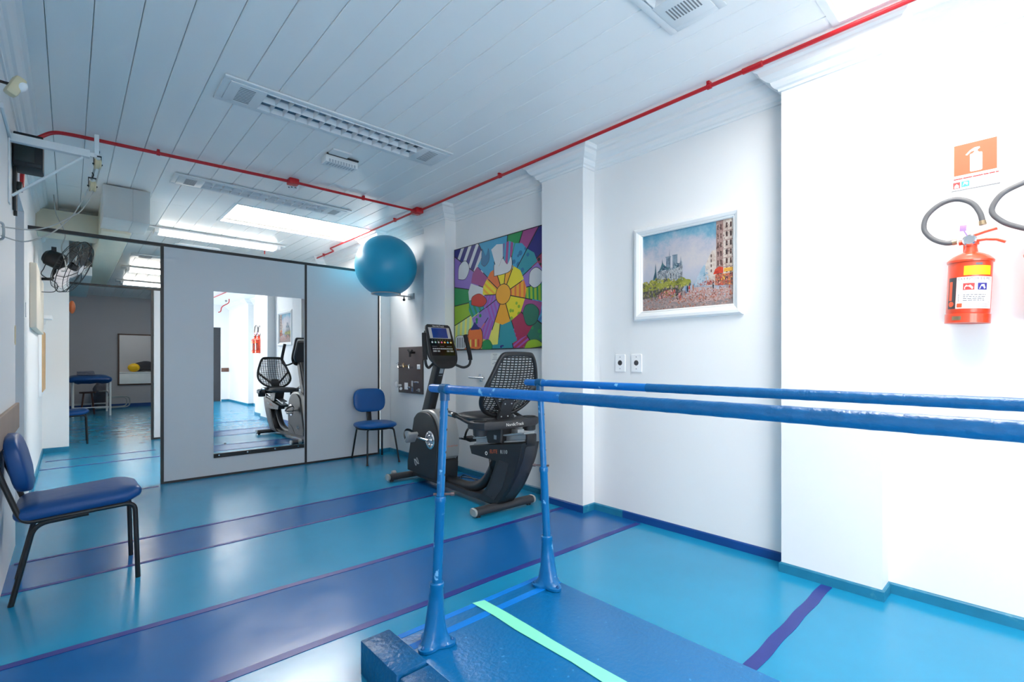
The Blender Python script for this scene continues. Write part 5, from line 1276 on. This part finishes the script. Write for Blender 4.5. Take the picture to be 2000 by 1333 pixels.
b = B().box((-0.268, Yp - 0.022, 2.575), (0.10, Yp + 0.022, 2.623), 0.004); b.build('arm', white_metal, pu)
b = B().tube([(0.065, Yp, 2.572), (-0.255, Yp, 2.25)], 0.008, n=8); b.build('brace', white_metal, pu)
b = B().box((-0.2695, Yp - 0.04, 2.2), (-0.262, Yp + 0.04, 2.66), 0.002).box((-0.2695, 3.7, 2.585), (-0.255, Yp, 2.615), 0.003); b.build('wall_plate', white_metal, pu)
b = B().box((0.10, Yp - 0.015, 2.585), (0.135, Yp + 0.015, 2.61)).box((0.122, Yp - 0.02, 2.60), (0.146, Yp + 0.02, 2.735), 0.003); b.build('end_plate', white_metal, pu)
for (x, z, r) in ((0.138, 2.545, 0.034), (0.112, 2.395, 0.034)):
    b = B().lathe([(0.006, -0.016), (r, -0.015), (r, -0.011), (r * 0.82, -0.003), (r * 0.82, 0.003), (r, 0.011), (r, 0.015), (0.006, 0.016)], (x, Yp, z), (1, 0.15, 0), 22); w_ = b.build('pulley_wheel', sensor_mat, pu)
    b = B().box((x - 0.021, Yp - 0.006, z - 0.01), (x - 0.017, Yp + 0.006, z + 0.055)).box((x + 0.017, Yp - 0.006, z - 0.01), (x + 0.021, Yp + 0.006, z + 0.055)).box((x - 0.021, Yp - 0.006, z + 0.05), (x + 0.021, Yp + 0.006, z + 0.056)).cyl((x - 0.026, Yp, z), (x + 0.026, Yp, z), 0.005, n=8)
    b.build('pulley_yoke', black_metal, w_)
b = B().tube(catmull([(0.138, Yp, 2.60), (0.146, Yp - 0.012, 2.625), (0.138, Yp, 2.645)], 4), 0.004, n=6).tube([(0.112, Yp, 2.45), (0.118, Yp, 2.47), (0.112, Yp, 2.485)], 0.004, n=6); b.build('hook', black_metal, pu)
b = B().tube([(0.128, Yp + 0.02, 2.54), (0.108, Yp + 0.02, 2.44)], 0.006, n=6).tube([(0.150, Yp - 0.02, 2.52), (0.128, Yp - 0.02, 2.40)], 0.004, n=6).tube(catmull(ROPE_1, 8), 0.0036, n=6).tube(catmull(ROPE_2, 8), 0.0036, n=6); b.build('rope', rope_mat, pu)
b = B().tube(catmull([(-0.264, 3.64, 1.88), (-0.25, 3.61, 1.89), (-0.25, 3.60, 1.95), (-0.264, 3.59, 1.96)], 6), 0.006, n=8); b.build('cleat', alu, pu)
sn = thing('motion_sensor', 'ivory motion sensor on a swivel at the top left wall edge', 'sensor', (-0.25, 3.2, 2.5))
b = B(); R = Matrix.Translation((-0.185, 3.22, 2.525)) @ Matrix.Rotation(radians(24), 4, 'Y') @ Matrix.Rotation(radians(18), 4, 'Z')
b.box((-0.022, -0.03, -0.048), (0.022, 0.03, 0.048), 0.012); b.xf(R); s1 = b.build('case', sensor_mat, sn)
b = B(); b.ball((0.014, -0.014, 0.012), 0.026, 14, 10, (0.8, 0.8, 1.1)); b.xf(R); b.build('lens', plate_white, s1)
b = B().tube([(-0.2, 3.22, 2.53), (-0.24, 3.23, 2.535), (-0.262, 3.24, 2.56)], 0.007, n=8).lathe([(0.02, 0), (0.02, 0.008)], (-0.268, 3.24, 2.56), (1, 0, 0), 12); b.build('swivel', black_metal, sn)
hr = B().box((-0.268, 1.4, 0.80), (-0.250, 4.70, 0.97), 0.004); hr.build('wall_bumper_rail', brown_wood, label='brown wooden bumper board on the left wall behind the near chair back', category='wall rail')
B().box((3.6, YF + 0.001, 0.92), (3.805, YF + 0.02, 1.04), 0.003).build('wall_bumper_rail', mat('dark_brown_wood', (110, 76, 64), 0.5), label='dark brown bumper board on the end wall, seen in the mirror', category='wall rail')
# wall fan
fn = thing('wall_fan', 'black wall fan with pale blades tilted down beyond the partition doorway', 'fan', (-0.26, 7.4, 2.2))
fc = V((0.03, 7.12, 2.275)); fa = V((0.88, -0.24, -0.40)).normalized(); fu = V((0, 0, 1)); fu = (fu - fa * fu.dot(fa)).normalized(); fw = fa.cross(fu)
def fp(r, a, d): return fc + fa * d + (fu * cos(a) + fw * sin(a)) * r
b = B()
for d, r in ((0.0, 0.30), (0.052, 0.275), (-0.052, 0.275), (0.0, 0.304)): b.tube([fp(r, 2 * pi * i / 40, d) for i in range(40)], 0.0035, n=5, closed=True)
NS = 34
for s_ in (1, -1):
    for i in range(NS):
        a = 2 * pi * i / NS; b.tube([fp(0.30, a, 0.0), fp(0.27, a + 0.02, s_ * 0.055), fp(0.17, a + 0.05, s_ * 0.07), fp(0.06, a + 0.1, s_ * 0.075)], 0.0011, n=3)
    for r, d in ((0.06, 0.075), (0.22, 0.063)): b.tube([fp(r, 2 * pi * i / 30, s_ * d) for i in range(30)], 0.0025, n=5, closed=True)
g_ = b.build('guard', black_metal, fn)
b = B()
for i in range(6):
    a = 2 * pi * i / 6; b.tube([fp(0.303, a, 0.0), fp(0.275, a, 0.057), fp(0.17, a, 0.073), fp(0.06, a, 0.079)], 0.004, n=5)
b.build('guard_ribs', black_metal, g_)
for i in range(3):
    b = B(); rows = []
    for k in range(9):
        r = 0.04 + 0.235 * k / 8; w_ = 0.35 + 0.35 * sin(pi * min(1, k / 8 * 0.9 + 0.1)); a0 = 2 * pi * i / 3 + 0.4
        rows.append([fp(r, a0 + (j / 6 - 0.5) * w_ * 1.5, (j / 6 - 0.5) * 0.06) for j in range(7)])
    b.grid(rows); bl = b.build('blade', mat('fan_blade', (206, 200, 200), 0.4), fn)
b = B().lathe([(0.001, 0.05), (0.03, 0.045), (0.045, 0.0), (0.045, -0.03)], fc, fa, 18); b.build('hub', black_metal, fn)
b = B().lathe([(0.05, -0.07), (0.085, -0.09), (0.09, -0.13), (0.085, -0.22), (0.06, -0.25), (0.001, -0.255)], fc, fa, 20); b.box(tuple(fc - fa * 0.17 + V((-0.02, -0.02, 0.08))), tuple(fc - fa * 0.17 + V((0.02, 0.02, 0.13)))); b.build('motor', black_metal, fn)
mj = fc - fa * 0.16
b = B().tube([mj + V((0.0, 0, -0.07)), V((mj.x - 0.01, mj.y, 2.145)), V((-0.14, 7.25, 2.14)), V((-0.262, 7.3, 2.135))], 0.016, n=8).box((-0.269, 7.24, 2.08), (-0.258, 7.36, 2.19), 0.002); b.build('wall_bracket', black_metal, fn)
b = B().tube(catmull([mj + V((-0.06, 0, -0.02)), V((-0.20, 7.2, 2.24)), V((-0.215, 7.2, 2.17)), V((-0.10, 7.2, 2.09)), V((-0.12, 7.2, 2.0)), V((-0.262, 7.3, 2.0))], 8), 0.004, n=6); b.build('motor_lead', black_metal, fn)
b = B().tube(catmull([V((-0.08, 7.0, 2.20)), V((-0.03, 7.0, 2.21)), V((-0.03, 7.0, 2.30)), V((-0.06, 7.0, 2.45)), V((-0.03, 7.0, 2.60)), V((-0.1, 7.0, 2.80)), V((-0.12, 7.0, 2.996))], 8), 0.005, n=6); b.build('supply_cable', rope_mat, fn)
# ducts
du = thing('air_duct', 'boxy grey air duct under the ceiling above the partition doorway', 'duct', (0.43, 8, 2.8))
b = B().box((0.245, 6.2, 2.66), (0.48, 6.75, 2.985), 0.004); b.build('duct_end', duct_mat, du)
b = B().box((0.475, 6.19, 2.655), (0.615, 6.74, 2.985), 0.004); b.build('duct_end', duct_mat, du)
b = B().box((0.25, 6.74, 2.63), (0.50, 11.8, 2.985), 0.004); b.build('main_run', duct_beige, du)
b = B().box((0.48, 6.75, 2.72), (0.62, 7.0, 2.80), 0.003); b.build('flange', sensor_mat, du)
b = B().box((XL + 0.002, 7.35, 2.70), (0.25, 7.9, 2.92), 0.004); b.build('side_branch', duct_beige, du)
b = B().box((XL + 0.002, 9.41, 2.50), (0.25, 12.6, 2.63), 0.004); b.build('lower_run', duct_mat, du)
# boards on the far left wall
b = B().box((XL + 0.001, 6.28, 1.56), (XL + 0.05, 7.9, 2.16), 0.006); b.build('wall_board', beige, label='beige board standing proud of the left wall under the fan', category='board')
wb = thing('notice_board', 'narrow wooden board in a white frame on the left wall beyond the beige board', 'board', (XL, 8.6, 1.3))
b = B().box((XL + 0.001, 8.0, 0.83), (XL + 0.03, 9.1, 1.67), 0.003); b.build('frame', plate_white, wb)
b = B().box((XL + 0.03, 8.05, 0.88), (XL + 0.036, 9.05, 1.62)); b.build('wood_panel', wood, wb, smooth=False)
b = B().box((XL + 0.001, 8.75, 1.80), (-0.165, 9.0, 1.85), 0.008).box((XL + 0.001, 8.85, 1.74), (-0.23, 8.95, 1.80), 0.004); b.build('wall_shelf', plate_white, label='little white wall shelf above the wooden board', category='shelf')
b = B().box((XL - 0.0005, 5.72, 1.62), (XL + 0.006, 5.79, 1.74), 0.002); b.build('light_switch', plate_white, label='white switch plate on the wall just past the side door', category='switch')
b = B().ball((0.03, 9.34, 2.02), 0.062, 16, 12, (0.6, 0.9, 1.5)); b.build('punch_bag', mat('orange_leather', (170, 86, 40), 0.5), label='small orange bag hanging at the corner of the white wall under the fan', category='bag')

# ------------------------------------------------------------------ rear room
tb = thing('treatment_table', 'blue padded treatment table on white legs in the rear room', 'treatment table', (0.37, 14.9, 0))
def drape(q): q.z += 0.012 * sin(q.x * 26 + q.y * 9) * max(0, -(q.z - 0.85) / 0.08); return q
b = B(); sbox(b, 0.36, 15.2, 0.832, 0.385, 0.75, 0.095, p=12, n=44, m=10, fn=drape); b.build('mattress', vinyl_d, tb, ang=50)
for x, y in ((0.06, 14.55), (0.70, 14.55), (0.06, 15.85), (0.70, 15.85)):
    b = B().cyl((x, y, 0), (x, y, 0.78), 0.022, n=10); b.build('leg', white_metal, tb)
b = B().tube([(0.06, 14.55, 0.20), (0.70, 14.55, 0.20)], 0.014, n=8).tube([(0.06, 15.85, 0.20), (0.70, 15.85, 0.20)], 0.014, n=8).tube([(0.06, 14.55, 0.30), (0.06, 15.85, 0.30)], 0.014, n=8).tube([(0.70, 14.55, 0.50), (0.70, 15.85, 0.50)], 0.02, n=8); b.build('cross_bars', white_metal, tb)
b = B()
for k in range(3): b.box((0.13, 14.75, 0.93 + k * 0.03), (0.45 - 0.01 * k, 15.2, 0.956 + k * 0.03), 0.011)
b.build('folded_towel', mat('grey_towel', (120, 124, 142), 0.9, var=0.25, scale=20), label='folded grey towel lying on the blue treatment table', category='towel')
so = thing('wooden_stool', 'dark wooden stool under the treatment table', 'stool', (0.3, 15.3, 0))
b = B().lathe([(0.15, 0.50), (0.155, 0.52), (0.15, 0.535)], (0.32, 15.1, 0), n=20); b.build('seat', mat('dark_mahogany', (84, 42, 36), 0.5), so)
for k in range(4):
    a = pi / 4 + k * pi / 2; b = B().cyl((0.32 + 0.10 * cos(a), 15.1 + 0.10 * sin(a), 0.50), (0.32 + 0.17 * cos(a), 15.1 + 0.17 * sin(a), 0), 0.016, n=8); b.build('leg', mat('dark_mahogany', (84, 42, 36), 0.5), so)
wk = thing('tubular_frame', 'looped chrome tube frame lying behind the treatment table leg', 'tube frame', (0.8, 16.0, 0))
b = B().tube(fillet([(0.42, 16.0, 0.48), (0.42, 16.0, 0.06), (1.18, 16.2, 0.06), (1.18, 16.2, 0.34), (0.70, 16.1, 0.34)], 0.12, 8), 0.016, n=8).tube(fillet([(0.42, 16.3, 0.48), (0.42, 16.3, 0.06), (1.14, 16.5, 0.06), (1.14, 16.5, 0.30), (0.75, 16.4, 0.30)], 0.12, 8), 0.016, n=8); b.build('tubes', alu, wk)
b = B().tube([(0.42, 16.0, 0.48), (0.42, 16.3, 0.48)], 0.02, n=8).box((0.55, 16.02, 0.48), (0.78, 16.4, 0.50), 0.005); b.build('crosspiece', alu, wk)
b = B(); sbox(b, 0.62, 16.62, 0.36, 0.16, 0.16, 0.35, p=2.4, n=28, m=14, fn=lambda q: V((q.x + 0.02 * sin(q.z * 21), q.y + 0.02 * cos(q.x * 30), q.z))); b.build('grey_sack', mat('grey_sack', (92, 92, 104), 0.7, var=0.3, scale=8, bump=0.6, bscale=20), label='crumpled grey sack standing against the back wall behind the table', category='sack')
m2 = thing('wall_mirror', 'brown framed mirror on the grey back wall of the rear room', 'mirror', (1.4, 16.98, 1.3))
b = B()
x0, x1, z0, z1 = 0.975, 1.86, 0.595, 2.0
b.box((x0, 16.955, z0), (x0 + 0.035, 16.999, z1)).box((x1 - 0.035, 16.955, z0), (x1, 16.999, z1)).box((x0, 16.955, z0), (x1, 16.999, z0 + 0.035)).box((x0, 16.955, z1 - 0.035), (x1, 16.999, z1)); b.build('frame', mat('brown_frame', (74, 50, 44), 0.5), m2, smooth=False)
b = B().box((x0 + 0.035, 16.975, z0 + 0.035), (x1 - 0.035, 16.985, z1 - 0.035)); b.build('mirror_glass', mirror_mat, m2, smooth=False)
cb_ = thing('low_cabinet', 'white low cabinet against the second partition, seen in the rear mirror', 'cabinet', (2.0, 10.0, 0))
b = B().box((1.05, 9.63, 0.0), (3.2, 10.2, 0.80), 0.004); b.build('body', plate_white, cb_)
b = B().box((1.04, 9.625, 0.80), (3.21, 10.22, 0.83), 0.004); b.build('worktop', plate_white, cb_)
b = B().ball((1.86, 10.05, 1.0), 0.168, 28, 18, (1.15, 0.9, 0.98)); b.build('exercise_ball', yellow_ball, label='yellow ball on the white low cabinet, seen in the rear mirror', category='ball', ang=80)
b = B(); sbox(b, 2.20, 9.79, 1.05, 0.34, 0.1, 0.18, p=2.6, n=28, m=12, fn=lambda q: V((q.x, q.y, q.z + 0.03 * sin(q.x * 9)))); b.build('dark_bag', mat('dark_bag', (48, 50, 60), 0.7, var=0.2), label='dark bag beside the yellow ball on the white low cabinet', category='bag', ang=60)

# ------------------------------------------------------------------ camera, world, render look
cam = bpy.data.cameras.new('camera'); co = bpy.data.objects.new('camera', cam); C.objects.link(co)
F_, V0_, U1_, H_ = 950.0, 706.0, 135.0, 1.25
th = math.atan((1000 - U1_) / F_)
cam.sensor_width = 36.0; cam.sensor_fit = 'HORIZONTAL'; cam.lens = 36.0 * F_ / 2000.0
cam.shift_y = (V0_ - 666.5) / 2000.0
cam.clip_start = 0.02
co.location = (0, 0, H_); co.rotation_euler = (pi / 2, 0, -th)
sc = bpy.context.scene; sc.camera = co
wd_ = bpy.data.worlds.new('world'); sc.world = wd_; wd_.use_nodes = True
wd_.node_tree.nodes['Background'].inputs[0].default_value = (0.6, 0.75, 1.0, 1); wd_.node_tree.nodes['Background'].inputs[1].default_value = 0.3
vs = sc.view_settings; vs.view_transform = 'Standard'; vs.look = 'None'; vs.exposure = EXPO; vs.gamma = 1.0; vs.use_curve_mapping = False
cy = sc.cycles
cy.use_denoising = True; cy.max_bounces = 12; cy.diffuse_bounces = 8; cy.glossy_bounces = 5; cy.sample_clamp_indirect = 6.0
try: cy.denoiser = 'OPENIMAGEDENOISE'
except Exception: pass
